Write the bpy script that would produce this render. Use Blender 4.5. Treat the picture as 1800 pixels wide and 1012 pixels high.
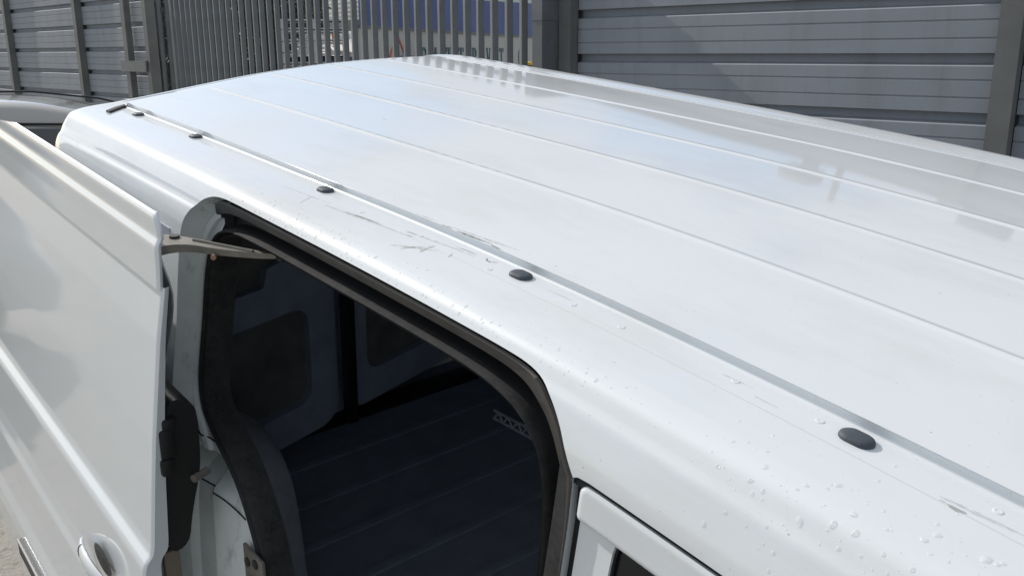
import bpy, bmesh, math, random
import numpy as np
from mathutils import Matrix, Vector
from mathutils.geometry import delaunay_2d_cdt

for o in list(bpy.data.objects): bpy.data.objects.remove(o)
SC = bpy.context.scene
COL = SC.collection
R = math.radians
random.seed(7); np.random.seed(7)

# ------------------------------------------------------------------ camera
cam_d = bpy.data.cameras.new('camera'); cam = bpy.data.objects.new('camera', cam_d); COL.objects.link(cam)
cam_d.sensor_width = 36.0; cam_d.lens = 32.0; cam_d.clip_start = 0.05; cam_d.clip_end = 2000
CW = Vector((0, 0, 2.25))
CR = Matrix(((1.0, 0.0031, 0.0), (-0.0008, 0.2501, -0.9682), (-0.003, 0.9682, 0.2501)))
cam.matrix_world = Matrix.Translation(CW) @ CR.to_4x4()
SC.camera = cam
# ------------------------------------------------------------------ sky, sun
SUN_AZ, SUN_EL = -50.0, 35.0          # degrees clockwise from +Y
wd = bpy.data.worlds.new('World'); SC.world = wd; wd.use_nodes = True
nt = wd.node_tree; nt.nodes.clear()
N = nt.nodes.new; LK = nt.links.new
out = N('ShaderNodeOutputWorld'); bg = N('ShaderNodeBackground'); sky = N('ShaderNodeTexSky')
sky.sky_type = 'NISHITA'; sky.sun_disc = False
sky.sun_elevation = R(SUN_EL); sky.sun_rotation = R(SUN_AZ)
sky.air_density = 1.0; sky.dust_density = 1.0; sky.ozone_density = 1.0
bg.inputs['Strength'].default_value = 0.12
tc = N('ShaderNodeTexCoord'); sep = N('ShaderNodeSeparateXYZ'); LK(tc.outputs['Generated'], sep.inputs[0])
# project the direction on a cloud layer
zz = N('ShaderNodeMath'); zz.operation = 'MAXIMUM'; zz.inputs[1].default_value = 0.0; LK(sep.outputs[2], zz.inputs[0])
za = N('ShaderNodeMath'); za.operation = 'ADD'; za.inputs[1].default_value = 0.16; LK(zz.outputs[0], za.inputs[0])
dx = N('ShaderNodeMath'); dx.operation = 'DIVIDE'; LK(sep.outputs[0], dx.inputs[0]); LK(za.outputs[0], dx.inputs[1])
dy = N('ShaderNodeMath'); dy.operation = 'DIVIDE'; LK(sep.outputs[1], dy.inputs[0]); LK(za.outputs[0], dy.inputs[1])
cmb = N('ShaderNodeCombineXYZ'); LK(dx.outputs[0], cmb.inputs[0]); LK(dy.outputs[0], cmb.inputs[1])
nz = N('ShaderNodeTexNoise'); nz.inputs['Scale'].default_value = 1.05; nz.inputs['Detail'].default_value = 7; nz.inputs['Roughness'].default_value = 0.55
nz.inputs['Distortion'].default_value = 0.25
mp = N('ShaderNodeMapping'); mp.inputs['Location'].default_value = (3.4, 1.3, 0.0); LK(cmb.outputs[0], mp.inputs[0]); LK(mp.outputs[0], nz.inputs['Vector'])
cr = N('ShaderNodeValToRGB'); cr.color_ramp.elements[0].position = 0.46; cr.color_ramp.elements[1].position = 0.57
cr.color_ramp.elements[0].color = (0, 0, 0, 1); cr.color_ramp.elements[1].color = (1, 1, 1, 1)
zb = N('ShaderNodeMath'); zb.operation = 'MULTIPLY_ADD'; zb.inputs[1].default_value = 0.8; zb.inputs[2].default_value = -0.22; LK(zz.outputs[0], zb.inputs[0])
zc = N('ShaderNodeMath'); zc.operation = 'MINIMUM'; zc.inputs[1].default_value = 0.16; LK(zb.outputs[0], zc.inputs[0])
nb = N('ShaderNodeMath'); nb.operation = 'ADD'; LK(nz.outputs['Fac'], nb.inputs[0]); LK(zc.outputs[0], nb.inputs[1])
LK(nb.outputs[0], cr.inputs[0])
cl = N('ShaderNodeMath'); cl.operation = 'MULTIPLY'; cl.inputs[1].default_value = 0.85; LK(cr.outputs[0], cl.inputs[0])
mx = N('ShaderNodeMixRGB'); mx.inputs['Color2'].default_value = (4.7, 4.85, 5.1, 1)
LK(cl.outputs[0], mx.inputs['Fac']); LK(sky.outputs[0], mx.inputs['Color1'])
LK(mx.outputs[0], bg.inputs['Color']); LK(bg.outputs[0], out.inputs['Surface'])
sun_d = bpy.data.lights.new('sun', 'SUN'); sun_d.energy = 3.7; sun_d.angle = R(0.55); sun_d.color = (1.0, 0.955, 0.89)
sun = bpy.data.objects.new('sun', sun_d); COL.objects.link(sun)
a, e = R(SUN_AZ), R(SUN_EL)
sdir = Vector((math.sin(a) * math.cos(e), math.cos(a) * math.cos(e), math.sin(e)))
sun.rotation_euler = sdir.to_track_quat('Z', 'Y').to_euler()
vs = SC.view_settings; vs.view_transform = 'Standard'; vs.look = 'None'; vs.exposure = 0.04; vs.gamma = 1.0; vs.use_curve_mapping = False

# ------------------------------------------------------------------ helpers
def setp(o, label=None, cat=None, group=None, kind=None):
    if label: o['label'] = label
    if cat: o['category'] = cat
    if group: o['group'] = group
    if kind: o['kind'] = kind
    return o
def empty(name, label, cat, group=None, matrix=None, loc=None, rz=0):
    o = bpy.data.objects.new(name, None); COL.objects.link(o); o.empty_display_size = 0.2
    if matrix is not None: o.matrix_world = matrix
    elif loc is not None: o.location = loc; o.rotation_euler = (0, 0, rz)
    return setp(o, label, cat, group)
def mesh_obj(name, verts, faces, mat, parent=None, smooth=True, normals=None, mats=None, fm=None, auto=None):
    me = bpy.data.meshes.new(name)
    me.from_pydata([tuple(map(float, v)) for v in verts], [], [tuple(int(i) for i in f) for f in faces])
    for m in (mats or [mat]): me.materials.append(m)
    if fm is not None: me.polygons.foreach_set('material_index', [int(i) for i in fm])
    me.polygons.foreach_set('use_smooth', [bool(smooth)] * len(me.polygons))
    me.validate(clean_customdata=False); me.update()
    if auto is not None:
        bm = bmesh.new(); bm.from_mesh(me)
        for ed in bm.edges:
            if len(ed.link_faces) == 2 and ed.calc_face_angle(0) > R(auto): ed.smooth = False
        bm.to_mesh(me); bm.free()
    if normals is not None and len(normals) == len(me.vertices):
        me.normals_split_custom_set_from_vertices([tuple(map(float, n)) for n in normals])
    o = bpy.data.objects.new(name, me); COL.objects.link(o)
    if parent: o.parent = parent
    return o
class MB:
    def __init__(s): s.v = []; s.f = []; s.m = []
    def add(s, v, f, m=0):
        b = len(s.v); s.v += [tuple(map(float, p)) for p in v]; s.f += [tuple(i + b for i in q) for q in f]; s.m += [m] * len(f)
    def box(s, x0, x1, y0, y1, z0, z1, m=0, T=None):
        v = [(x, y, z) for z in (z0, z1) for y in (y0, y1) for x in (x0, x1)]
        if T is not None: v = [tuple(T @ Vector(p)) for p in v]
        s.add(v, [(0, 2, 3, 1), (4, 5, 7, 6), (0, 1, 5, 4), (1, 3, 7, 5), (3, 2, 6, 7), (2, 0, 4, 6)], m)
    def bbox(s, x0, x1, y0, y1, z0, z1, b=0.01, m=0, T=None, seg=2):
        bm = bmesh.new(); bmesh.ops.create_cube(bm, size=1)
        for v in bm.verts: v.co = Vector((x0 + (v.co.x + .5) * (x1 - x0), y0 + (v.co.y + .5) * (y1 - y0), z0 + (v.co.z + .5) * (z1 - z0)))
        bmesh.ops.bevel(bm, geom=bm.edges[:], offset=b, segments=seg, profile=.6, affect='EDGES')
        bm.verts.index_update()
        v = [(T @ q.co if T is not None else q.co.copy()) for q in bm.verts]; f = [[w.index for w in q.verts] for q in bm.faces]
        bm.free(); s.add(v, f, m)
    def tube(s, pts, r, n=10, m=0, cap=True, sx=1.0):
        pts = [Vector(p) for p in pts]; k = len(pts); rs = r if hasattr(r, '__len__') else [r] * k
        up = Vector((0, 0, 1)); v = []
        for i, p in enumerate(pts):
            t = (pts[min(i + 1, k - 1)] - pts[max(i - 1, 0)]).normalized()
            a1 = t.cross(up)
            if a1.length < 1e-3: a1 = t.cross(Vector((0, 1, 0)))
            a1.normalize(); b1 = a1.cross(t)
            for j in range(n):
                an = 2 * math.pi * j / n; v.append(p + a1 * (math.cos(an) * rs[i] * sx) + b1 * (math.sin(an) * rs[i]))
        f = [(i * n + j, i * n + (j + 1) % n, (i + 1) * n + (j + 1) % n, (i + 1) * n + j) for i in range(k - 1) for j in range(n)]
        if cap: f += [tuple(range(n - 1, -1, -1)), tuple((k - 1) * n + j for j in range(n))]
        s.add(v, f, m)
    def build(s, name, mat, parent=None, smooth=True, auto=35, mats=None):
        return mesh_obj(name, s.v, s.f, mat, parent, smooth, mats=mats, fm=s.m if mats else None, auto=auto)

def gsm(a, sg):
    """gaussian smoothing of rows of a with sigma sg (samples)"""
    n = int(sg * 4) + 1; k = np.exp(-0.5 * (np.arange(-n, n + 1) / sg) ** 2); k /= k.sum()
    p = np.concatenate([2 * a[:1] - a[1:n + 1][::-1], a, 2 * a[-1:] - a[-n - 1:-1][::-1]])
    return np.stack([np.convolve(p[:, i], k, 'valid') for i in range(a.shape[1])], 1)
def resample(pts, step, closed=False):
    p = np.array(pts, float)
    if closed: p = np.vstack([p, p[:1]])
    d = np.concatenate([[0], np.cumsum(np.linalg.norm(np.diff(p, axis=0), axis=1))])
    n = max(int(round(d[-1] / step)), 2); t = np.linspace(0, d[-1], n + 1)
    q = np.stack([np.interp(t, d, p[:, i]) for i in range(p.shape[1])], 1)
    return q[:-1] if closed else q
def chaikin(p, n=2, closed=False):
    p = np.array(p, float)
    for _ in range(n):
        if closed:
            q = np.roll(p, -1, 0); p = np.stack([.75 * p + .25 * q, .25 * p + .75 * q], 1).reshape(-1, p.shape[1])
        else:
            q = np.stack([.75 * p[:-1] + .25 * p[1:], .25 * p[:-1] + .75 * p[1:]], 1).reshape(-1, p.shape[1])
            p = np.vstack([p[:1], q, p[-1:]])
    return p
def inpoly(P, poly):
    x, y = P[:, 0], P[:, 1]; ins = np.zeros(len(P), bool); n = len(poly); j = n - 1
    for i in range(n):
        xi, yi = poly[i]; xj, yj = poly[j]
        if yi != yj:
            c = ((yi > y) != (yj > y)) & (x < (xj - xi) * (y - yi) / (yj - yi) + xi); ins ^= c
        j = i
    return ins
def panel(outer, holes, grid):
    """triangulated 2-D domain: outer loop, hole loops, interior grid points -> verts, faces"""
    loops = [np.array(outer, float)] + [np.array(h, float) for h in holes]
    allb = np.vstack(loops); g = np.array(grid, float)
    keep = inpoly(g, loops[0])
    for h in loops[1:]: keep &= ~inpoly(g, h)
    g = g[keep]
    dmin = np.full(len(g), 9.)
    for b in allb: dmin = np.minimum(dmin, np.hypot(g[:, 0] - b[0], g[:, 1] - b[1]))
    g = g[dmin > np.where(g[:, 1] < .018, .0004, .0035)]
    V = np.vstack([allb, g]); E = []; s = 0
    for l in loops:
        n = len(l); E += [(s + i, s + (i + 1) % n) for i in range(n)]; s += n
    r = delaunay_2d_cdt([Vector(v) for v in V], E, [], 0, 1e-6)
    vv = np.array([tuple(v) for v in r[0]]); ff = np.array([f for f in r[2] if len(f) == 3])
    c = vv[ff].mean(1); k = inpoly(c, loops[0])
    for h in loops[1:]: k &= ~inpoly(c, h)
    return vv, ff[k]

# ------------------------------------------------------------------ materials
def mat(name, col, rough=0.5, metal=0.0, coat=0.0, coat_r=0.03, spec=0.5, noise=None, bump=None, trans=0.0, ior=1.45):
    """noise=(scale, amount, detail[, stretch xyz]) varies the colour; bump=(scale, distance)"""
    m = bpy.data.materials.new(name); m.use_nodes = True; t = m.node_tree; b = t.nodes['Principled BSDF']
    b.inputs['Base Color'].default_value = (*col, 1); b.inputs['Roughness'].default_value = rough
    b.inputs['Metallic'].default_value = metal; b.inputs['Coat Weight'].default_value = coat; b.inputs['Coat Roughness'].default_value = coat_r
    b.inputs['Specular IOR Level'].default_value = spec; b.inputs['Transmission Weight'].default_value = trans; b.inputs['IOR'].default_value = ior
    tcn = t.nodes.new('ShaderNodeTexCoord')
    if noise:
        mpn = t.nodes.new('ShaderNodeMapping'); t.links.new(tcn.outputs['Object'], mpn.inputs[0])
        if len(noise) > 3: mpn.inputs['Scale'].default_value = noise[3]
        nn = t.nodes.new('ShaderNodeTexNoise'); nn.inputs['Scale'].default_value = noise[0]; nn.inputs['Detail'].default_value = noise[2]; nn.inputs['Roughness'].default_value = 0.6
        t.links.new(mpn.outputs[0], nn.inputs['Vector'])
        mr = t.nodes.new('ShaderNodeMapRange'); mr.inputs['From Min'].default_value = 0.3; mr.inputs['From Max'].default_value = 0.7
        mr.inputs['To Min'].default_value = 1 - noise[1]; mr.inputs['To Max'].default_value = 1 + noise[1]
        t.links.new(nn.outputs['Fac'], mr.inputs['Value'])
        mm = t.nodes.new('ShaderNodeVectorMath'); mm.operation = 'SCALE'; mm.inputs[0].default_value = col
        t.links.new(mr.outputs[0], mm.inputs['Scale']); t.links.new(mm.outputs[0], b.inputs['Base Color'])
    if bump:
        n2 = t.nodes.new('ShaderNodeTexNoise'); n2.inputs['Scale'].default_value = bump[0]; n2.inputs['Detail'].default_value = 4
        t.links.new(tcn.outputs['Object'], n2.inputs['Vector'])
        bp = t.nodes.new('ShaderNodeBump'); bp.inputs['Distance'].default_value = bump[1]; bp.inputs['Strength'].default_value = 1.0
        t.links.new(n2.outputs['Fac'], bp.inputs['Height']); t.links.new(bp.outputs[0], b.inputs['Normal'])
    return m
def ramp_dirt(m, col, dirt, scale, lo, hi, stretch=(1, 1, 1), detail=6):
    """patches of dirt of their own shape mixed over the base colour"""
    t = m.node_tree; b = t.nodes['Principled BSDF']
    tcn = t.nodes.new('ShaderNodeTexCoord'); mpn = t.nodes.new('ShaderNodeMapping'); mpn.inputs['Scale'].default_value = stretch
    t.links.new(tcn.outputs['Object'], mpn.inputs[0])
    n = t.nodes.new('ShaderNodeTexNoise'); n.inputs['Scale'].default_value = scale; n.inputs['Detail'].default_value = detail; n.inputs['Roughness'].default_value = 0.65
    t.links.new(mpn.outputs[0], n.inputs['Vector'])
    mr = t.nodes.new('ShaderNodeMapRange'); mr.inputs['From Min'].default_value = lo; mr.inputs['From Max'].default_value = hi
    t.links.new(n.outputs['Fac'], mr.inputs['Value'])
    mxn = t.nodes.new('ShaderNodeMixRGB'); mxn.inputs['Color2'].default_value = (*dirt, 1)
    src = b.inputs['Base Color'].links[0].from_socket if b.inputs['Base Color'].links else None
    if src: t.links.new(src, mxn.inputs['Color1'])
    else: mxn.inputs['Color1'].default_value = (*col, 1)
    t.links.new(mr.outputs[0], mxn.inputs['Fac']); t.links.new(mxn.outputs[0], b.inputs['Base Color'])
    return m

M = {}
M['paint'] = mat('white_paint', (0.74, 0.775, 0.805), 0.50, coat=1.0, coat_r=0.055, noise=(3.0, 0.015, 4), bump=(7.0, 0.00030))
ramp_dirt(M['paint'], (0.74, 0.775, 0.805), (0.42, 0.40, 0.37), 150.0, 0.715, 0.80, (1, 1, 1), 2)
ramp_dirt(M['paint'], (0.74, 0.775, 0.805), (0.58, 0.57, 0.54), 6.0, 0.50, 1.05, (1, .30, 1))
M['door_paint'] = mat('door_paint', (0.725, 0.76, 0.79), 0.42, coat=1.0, coat_r=0.05, noise=(3.0, 0.015, 4), bump=(5.0, 0.0006))
M['jamb'] = mat('jamb_paint', (0.74, 0.78, 0.775), 0.5, coat=0.3, coat_r=0.2, noise=(9, .10, 6))
ramp_dirt(M['jamb'], (0.5, 0.54, 0.55), (0.14, 0.12, 0.10), 17, .56, .86, (1, 1, .5))
M['rubber'] = mat('black_rubber', (0.030, 0.030, 0.031), 0.85, spec=0.25, noise=(30, .35, 5), bump=(160, .0003))
ramp_dirt(M['rubber'], (0.02, 0.02, 0.02), (0.055, 0.054, 0.052), 140, .46, 1.0)
M['trim'] = mat('dark_trim', (0.045, 0.042, 0.04), 0.45, noise=(20, .3, 5))
ramp_dirt(M['trim'], (0.04, 0.04, 0.04), (0.070, 0.066, 0.062), 16, .5, .85, (1, .2, 1))
M['gap'] = mat('gap_seal', (0.012, 0.013, 0.015), 0.6)
M['cap'] = mat('cap_rubber', (0.062, 0.076, 0.093), 0.62, noise=(60, .12, 4), bump=(250, .0002))
M['seal'] = mat('seam_sealant', (0.60, 0.61, 0.60), 0.75)
M['scuff'] = mat('scuff', (0.09, 0.085, 0.08), 0.6)
M['lining'] = mat('cargo_lining', (0.42, 0.45, 0.52), 0.8, noise=(6, .2, 5))
M['inner'] = mat('cargo_frame', (0.48, 0.54, 0.64), 0.6, noise=(6, .15, 5))
M['ply'] = mat('cargo_ply', (0.26, 0.245, 0.23), 0.8, noise=(6, .3, 5))
M['mat'] = mat('cargo_floor', (0.28, 0.32, 0.39), 0.75, noise=(10, .12, 5), bump=(40, .001))
M['glass'] = mat('dark_glass', (0.012, 0.014, 0.018), 0.06, spec=0.4)
M['plastic'] = mat('black_plastic', (0.012, 0.012, 0.013), 0.45)
M['steel'] = mat('arm_steel', (0.22, 0.208, 0.185), 0.5, metal=0.35, noise=(40, .12, 5))
ramp_dirt(M['steel'], (.27, .25, .22), (0.10, 0.09, 0.075), 30, .5, .85)
M['rust'] = mat('rusty_bolt', (0.28, 0.17, 0.12), 0.7, noise=(200, .3, 3))
M['strip'] = mat('rub_strip', (0.02, 0.02, 0.02), 0.5)
M['chrome'] = mat('bright_trim', (0.6, 0.6, 0.6), 0.15, metal=1.0)
M['brown'] = mat('brown_strip', (0.16, 0.13, 0.10), 0.6)
M['tyre'] = mat('tyre', (0.02, 0.02, 0.02), 0.85)
M['rim'] = mat('rim', (0.45, 0.45, 0.46), 0.35, metal=0.8)
M['lamp'] = mat('lamp_glass', (0.7, 0.7, 0.7), 0.1, coat=1)
M['red_lamp'] = mat('red_lamp', (0.4, 0.01, 0.01), 0.15, coat=1)
M['water'] = mat('water', (0.95, 0.96, 0.97), 0.25, coat=1.0, coat_r=0.02)
M['water'].node_tree.nodes['Principled BSDF'].inputs['Alpha'].default_value = 0.25
M['galv'] = mat('galvanised', (0.16, 0.17, 0.18), 0.55, metal=0.35, noise=(7, .12, 6))
ramp_dirt(M['galv'], (.3, .3, .3), (0.11, 0.11, 0.105), 5, .5, .9, (1, 1, .3))
M['post'] = mat('post_steel', (0.165, 0.167, 0.165), 0.6, metal=0.2, noise=(5, .15, 6))
M['slat'] = mat('slat_panel', (0.275, 0.298, 0.335), 0.7, metal=0.0, noise=(3, .06, 6, (1, 1, 1)))
ramp_dirt(M['slat'], (.4, .4, .4), (0.18, 0.185, 0.19), 6, .5, 1.0, (1, 1, .15))
M['silver'] = mat('silver_paint', (0.36, 0.355, 0.34), 0.35, metal=0.25, coat=1, coat_r=.04)
M['cglass'] = mat('car_glass', (0.03, 0.034, 0.038), 0.05, coat=1)
# ground
M['ground'] = mat('concrete_ground', (0.335, 0.315, 0.28), 0.9, noise=(2.2, .12, 8), bump=(60, .006))
ramp_dirt(M['ground'], (.4, .37, .32), (0.17, 0.15, 0.12), 24, .52, .78, (1, 1, 1), 9)

# ------------------------------------------------------------------ ground
SX, SY = -0.0282 / 0.993, 0.1148 / 0.993
def soft(u, lo, hi):
    return lo if u < lo else hi if u > hi else u
def gz(x, y):
    return SX * soft(x, -6, 6) + SY * soft(y, -8, 4.2) + (2.25 - 2.273 / 0.993)
def build_ground():
    ax = np.unique(np.concatenate([np.linspace(-6, 6, 25), np.linspace(-8, 4.2, 25), [-400, -200, -100, -50, -25, -12, 12, 25, 50, 100, 200, 400]]))
    n = len(ax); v = [(x, y, gz(x, y)) for y in ax for x in ax]
    f = [(j * n + i, j * n + i + 1, (j + 1) * n + i + 1, (j + 1) * n + i) for j in range(n - 1) for i in range(n - 1)]
    setp(mesh_obj('ground', v, f, M['ground'], smooth=False), 'pale gritty sunlit concrete yard', kind='structure')
build_ground()

# ================================================================== THE VAN
VM = Matrix(((0.7676, -0.6403, 0.0282, 1.0196), (0.6388, 0.7607, -0.1148, 1.1630), (0.0520, 0.1062, 0.9930, 0.0664), (0, 0, 0, 1)))
van = empty('delivery_van', 'white panel van with its side door slid open, ribbed roof, black interior', 'van', matrix=VM)
CF = (1.873, -0.0154, -0.0334, -0.0352, -0.0065, 0.012)
def zr(x, y):
    x = np.asarray(x, float); y = np.asarray(y, float); u = y - 1.2
    z = CF[0] + CF[1] * x + CF[2] * x * x + CF[3] * np.minimum(u, 0) ** 2 + CF[4] * np.maximum(u, 0) ** 2 + CF[5] * x * np.clip(u, -1.5, 2)
    return z
Y_F = -0.55      # front edge of the roof (windscreen top)
# rear edge of the roof panel in plan
RX = np.array([-0.65, -0.60, -0.50, -0.39, -0.13, 0.13, 0.39, 0.60, 0.65])
RY = np.array([2.495, 2.513, 2.553, 2.610, 2.745, 2.850, 2.915, 2.940, 2.935])
def yrear(x): return np.interp(x, RX, RY)
# body section: outward distance and drop below the roof edge; undercut lip shaped to shade the gutter step
PR = np.array([(0, 0), (.0003, .0013), (-.0022, .0024), (-.0028, .006), (-.0025, .0126), (.0005, .0146), (.005, .0147), (.05, .0142), (.08, .0136), (.11, .0137), (.128, .0152), (.1385, .0180), (.1445, .0228), (.1600, .0467),
               (.1770, .085), (.181, .10), (.19, .18), (.207, .31), (.238, .48), (.268, .62), (.288, .78), (.297, 1.0), (.292, 1.2), (.278, 1.45)])
def mkprof():
    d = resample(PR, 0.0005); s = np.concatenate([[0], np.cumsum(np.linalg.norm(np.diff(d, axis=0), axis=1))])
    a_, b_, c_ = gsm(d, .9), gsm(d, 6), gsm(d, 40)
    i0 = int(np.argmax((d[:, 0] > .005))); s = np.where(np.arange(len(s)) < i0, s * (.0145 / s[i0]), s - s[i0] + .0145)
    w1 = np.clip((s - .045) / .02, 0, 1)[:, None]; w2 = np.clip((s - .30) / .05, 0, 1)[:, None]
    o = a_ * (1 - w1) + b_ * w1; o = o * (1 - w2) + c_ * w2
    return s, o
PS, PP = mkprof(); SMAX = PS[-1]
def prof(s): return np.interp(s, PS, PP[:, 0]), np.interp(s, PS, PP[:, 1])
# plan path of the roof edge: near side (u = y), rear corner, rear, far side
def mkpath():
    pts = [(-.65, Y_F), (-.65, 2.40), (-.65, 2.505), (-.60, 2.515), (-.50, 2.555), (-.39, 2.610), (-.13, 2.745), (.13, 2.850), (.39, 2.915), (.60, 2.940), (.65, 2.935), (.65, 2.86), (.65, Y_F)]
    p = resample(pts, 0.004); s = np.concatenate([[0], np.cumsum(np.linalg.norm(np.diff(p, axis=0), axis=1))])
    q = gsm(p, 9); return s + Y_F, q
PU, PQ = mkpath(); UMAX = PU[-1]
_t = np.gradient(PQ, axis=0); _t /= np.linalg.norm(_t, axis=1)[:, None]
PN = np.stack([-_t[:, 1], _t[:, 0]], 1); PN = gsm(PN, 5); PN /= np.linalg.norm(PN, axis=1)[:, None]
U1, U2 = 2.40 - Y_F, 0
def S(u, s):
    u = np.asarray(u, float); s = np.asarray(s, float)
    px = np.interp(u, PU, PQ[:, 0]); py = np.interp(u, PU, PQ[:, 1]); nx = np.interp(u, PU, PN[:, 0]); ny = np.interp(u, PU, PN[:, 1])
    d, h = prof(s)
    rear = np.clip((ny - 0.05) / 0.85, 0, 1); rear = rear * rear * (3 - 2 * rear)       # 1 on the rear face
    far = np.clip((nx - 0.2) / 0.6, 0, 1); far = far * far * (3 - 2 * far)
    a_r = np.clip((u - 1.3) / .3, 0, 1); sm = lambda v: v * v * (3 - 2 * v)
    step = a_r * 0.0042 * sm(np.clip((s - .199) / .012, 0, 1)) + (1 - a_r) * 0.0020 * sm(np.clip((s - .172) / .014, 0, 1))
    dd = (d + step) * (1 - rear * 0.62)
    hh = h - far * np.minimum(h, 0.0100) - rear * np.minimum(h, .006)
    hh = hh + rear * 0.004
    return np.stack([px + nx * dd, py + ny * dd, zr(px, py) - hh], -1)
def Sn(u, s, e=3e-4):
    a_ = S(np.asarray(u) + e, s) - S(np.asarray(u) - e, s); b_ = S(u, np.minimum(np.asarray(s) + e, SMAX)) - S(u, np.maximum(np.asarray(s) - e, 0))
    n = np.cross(b_, a_); n /= np.linalg.norm(n, axis=-1)[..., None] + 1e-12
    return n
# orientation: normal must point outwards (-x on the near side)
_sg = 1.0 if Sn(1.0, 0.5)[0] < 0 else -1.0
def s_of_z(u, z):
    ss = np.linspace(0, SMAX, 1200); zz = S(np.full(1200, u), ss)[:, 2]
    return float(np.interp(-z, -zz, ss))

# ---- opening of the sliding door, in (y, z) -> (u, s)
skin_yz = [(0.566, .42), (0.566, 1.50), (0.568, 1.64), (0.571, 1.745), (0.5745, 1.756), (0.591, 1.7745), (0.609, 1.796), (0.6315, 1.8165)]
OPN = [(0.566, s_of_z(.566, .46)), (0.566, s_of_z(.566, 1.0)), (0.568, s_of_z(.57, 1.5)), (0.570, .297), (0.5725, .2495), (0.590, .229), (0.608, .208), (0.631, .188), (0.655, .1745), (0.684, .1680), (0.730, .1668),
       (0.815, .1672), (1.0, .1675), (1.2, .1675), (1.38, .1672), (1.475, .1670), (1.510, .1683), (1.545, .1735), (1.574, .187), (1.598, .207), (1.6135, .227), (1.624, .247), (1.632, .270), (1.6365, .301), (1.640, .355), (1.640, .50),
       (1.635, s_of_z(1.63, 1.2)), (1.61, s_of_z(1.6, .9)), (1.60, s_of_z(1.6, .60)), (1.56, s_of_z(1.56, .48)), (1.48, s_of_z(1.5, .44)), (0.64, s_of_z(.64, .44))]
opn = resample(chaikin(OPN, 3, True), 0.008, True)
FD_TOP = 0.2445   # s of the front door shut line
FD_Y0, FD_Y1 = -0.42, 0.5660
fd_hole = [(0.566, FD_TOP + .001), (0.5600, FD_TOP), (0.3, FD_TOP), (0.05, FD_TOP), (-.18, FD_TOP + .004), (-.34, FD_TOP + .02), (-.40, FD_TOP + .07), (-.42, FD_TOP + .2), (-.42, s_of_z(0, 1.1)), (-.42, s_of_z(0, .46)), (0.56, s_of_z(0, .46))]
# merged hole: front door area + sliding opening share the pillar at y~0.566
def merge_hole():
    top = [p for p in resample(np.array(OPN[4:]), 0.008)]       # from shut-line corner round to the lower front
    a_ = chaikin(np.array(OPN[4:26]), 2); b_ = np.array(OPN[26:])
    lo = s_of_z(.3, .44)
    fr = np.array([(0.60, lo), (-.36, lo), (-.42, lo - .06), (-.42, FD_TOP + .2), (-.405, FD_TOP + .09), (-.36, FD_TOP + .03), (-.26, FD_TOP + .006), (-.10, FD_TOP), (.30, FD_TOP), (.55, FD_TOP), (.566, FD_TOP + .0015)])
    return np.vstack([a_, b_, fr])
hole = resample(merge_hole(), 0.008, True)
def near_grid():
    us = np.concatenate([np.arange(Y_F + .01, 2.30, .014)])
    ss = np.concatenate([np.arange(0.0009, .018, .0009), np.arange(.02, .10, .008), np.arange(.10, .30, .005), np.arange(.31, SMAX, .03)])
    U_, S_ = np.meshgrid(us, ss); return np.stack([U_.ravel(), S_.ravel()], 1)
def edge_loop(u0, u1, s0, s1, du=.014, ds=.008):
    a_ = [(u, s0) for u in np.arange(u0, u1, du)]; b_ = [(u1, s) for s in np.concatenate([np.arange(s0, .018, .0009), np.arange(.018, s1, ds)])]
    c_ = [(u, s1) for u in np.arange(u1, u0, -du)]; d_ = [(u0, s) for s in np.arange(s1, s0, -ds)]
    return np.array(a_ + b_ + c_ + d_)
def side_mesh(name, vv, ff):
    P = S(vv[:, 0], vv[:, 1]); Nn = Sn(vv[:, 0], np.clip(vv[:, 1], 1e-3, SMAX - 1e-3)) * _sg
    f0 = ff[:, :]
    c = np.cross(P[f0[:, 1]] - P[f0[:, 0]], P[f0[:, 2]] - P[f0[:, 0]]); fl = (c * Nn[f0[:, 0]]).sum(1) < 0
    f0 = f0.copy(); f0[fl] = f0[fl][:, ::-1]
    return mesh_obj(name, P, f0, M['paint'], van, True, normals=Nn)
vv, ff = panel(edge_loop(Y_F, 2.30, .030, SMAX), [hole], near_grid())
side_mesh('side_panel', vv, ff)
us = np.arange(Y_F, 2.3001, .03); us[-1] = 2.30; ss = np.concatenate([np.arange(0, .018, .0005), np.arange(.018, .0301, .003)]); ss[-1] = .030
U_, S_ = np.meshgrid(us, ss, indexing='ij'); vv = np.stack([U_.ravel(), S_.ravel()], 1); n2 = len(ss)
ff = np.array([(i * n2 + j, (i + 1) * n2 + j, (i + 1) * n2 + j + 1) for i in range(len(us) - 1) for j in range(n2 - 1)] + [(i * n2 + j, (i + 1) * n2 + j + 1, i * n2 + j + 1) for i in range(len(us) - 1) for j in range(n2 - 1)])
side_mesh('roof_gutter', vv, ff)
# rear and far side: regular grid
us = np.concatenate([np.arange(2.30, 2.60, .008), np.arange(2.60, UMAX - 3.4, .02), np.arange(UMAX - 3.4, UMAX, .03)]); us[-1] = UMAX - .001
ss = np.concatenate([np.arange(0, .018, .0005), np.arange(.018, .30, .007), np.arange(.31, SMAX, .03), [SMAX]])
ss = np.concatenate([ss])
U_, S_ = np.meshgrid(us, ss, indexing='ij'); vv = np.stack([U_.ravel(), S_.ravel()], 1); n2 = len(ss)
ff = np.array([(i * n2 + j, (i + 1) * n2 + j, (i + 1) * n2 + j + 1) for i in range(len(us) - 1) for j in range(n2 - 1)] + [(i * n2 + j, (i + 1) * n2 + j + 1, i * n2 + j + 1) for i in range(len(us) - 1) for j in range(n2 - 1)])
side_mesh('rear_shell', vv, ff)

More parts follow.
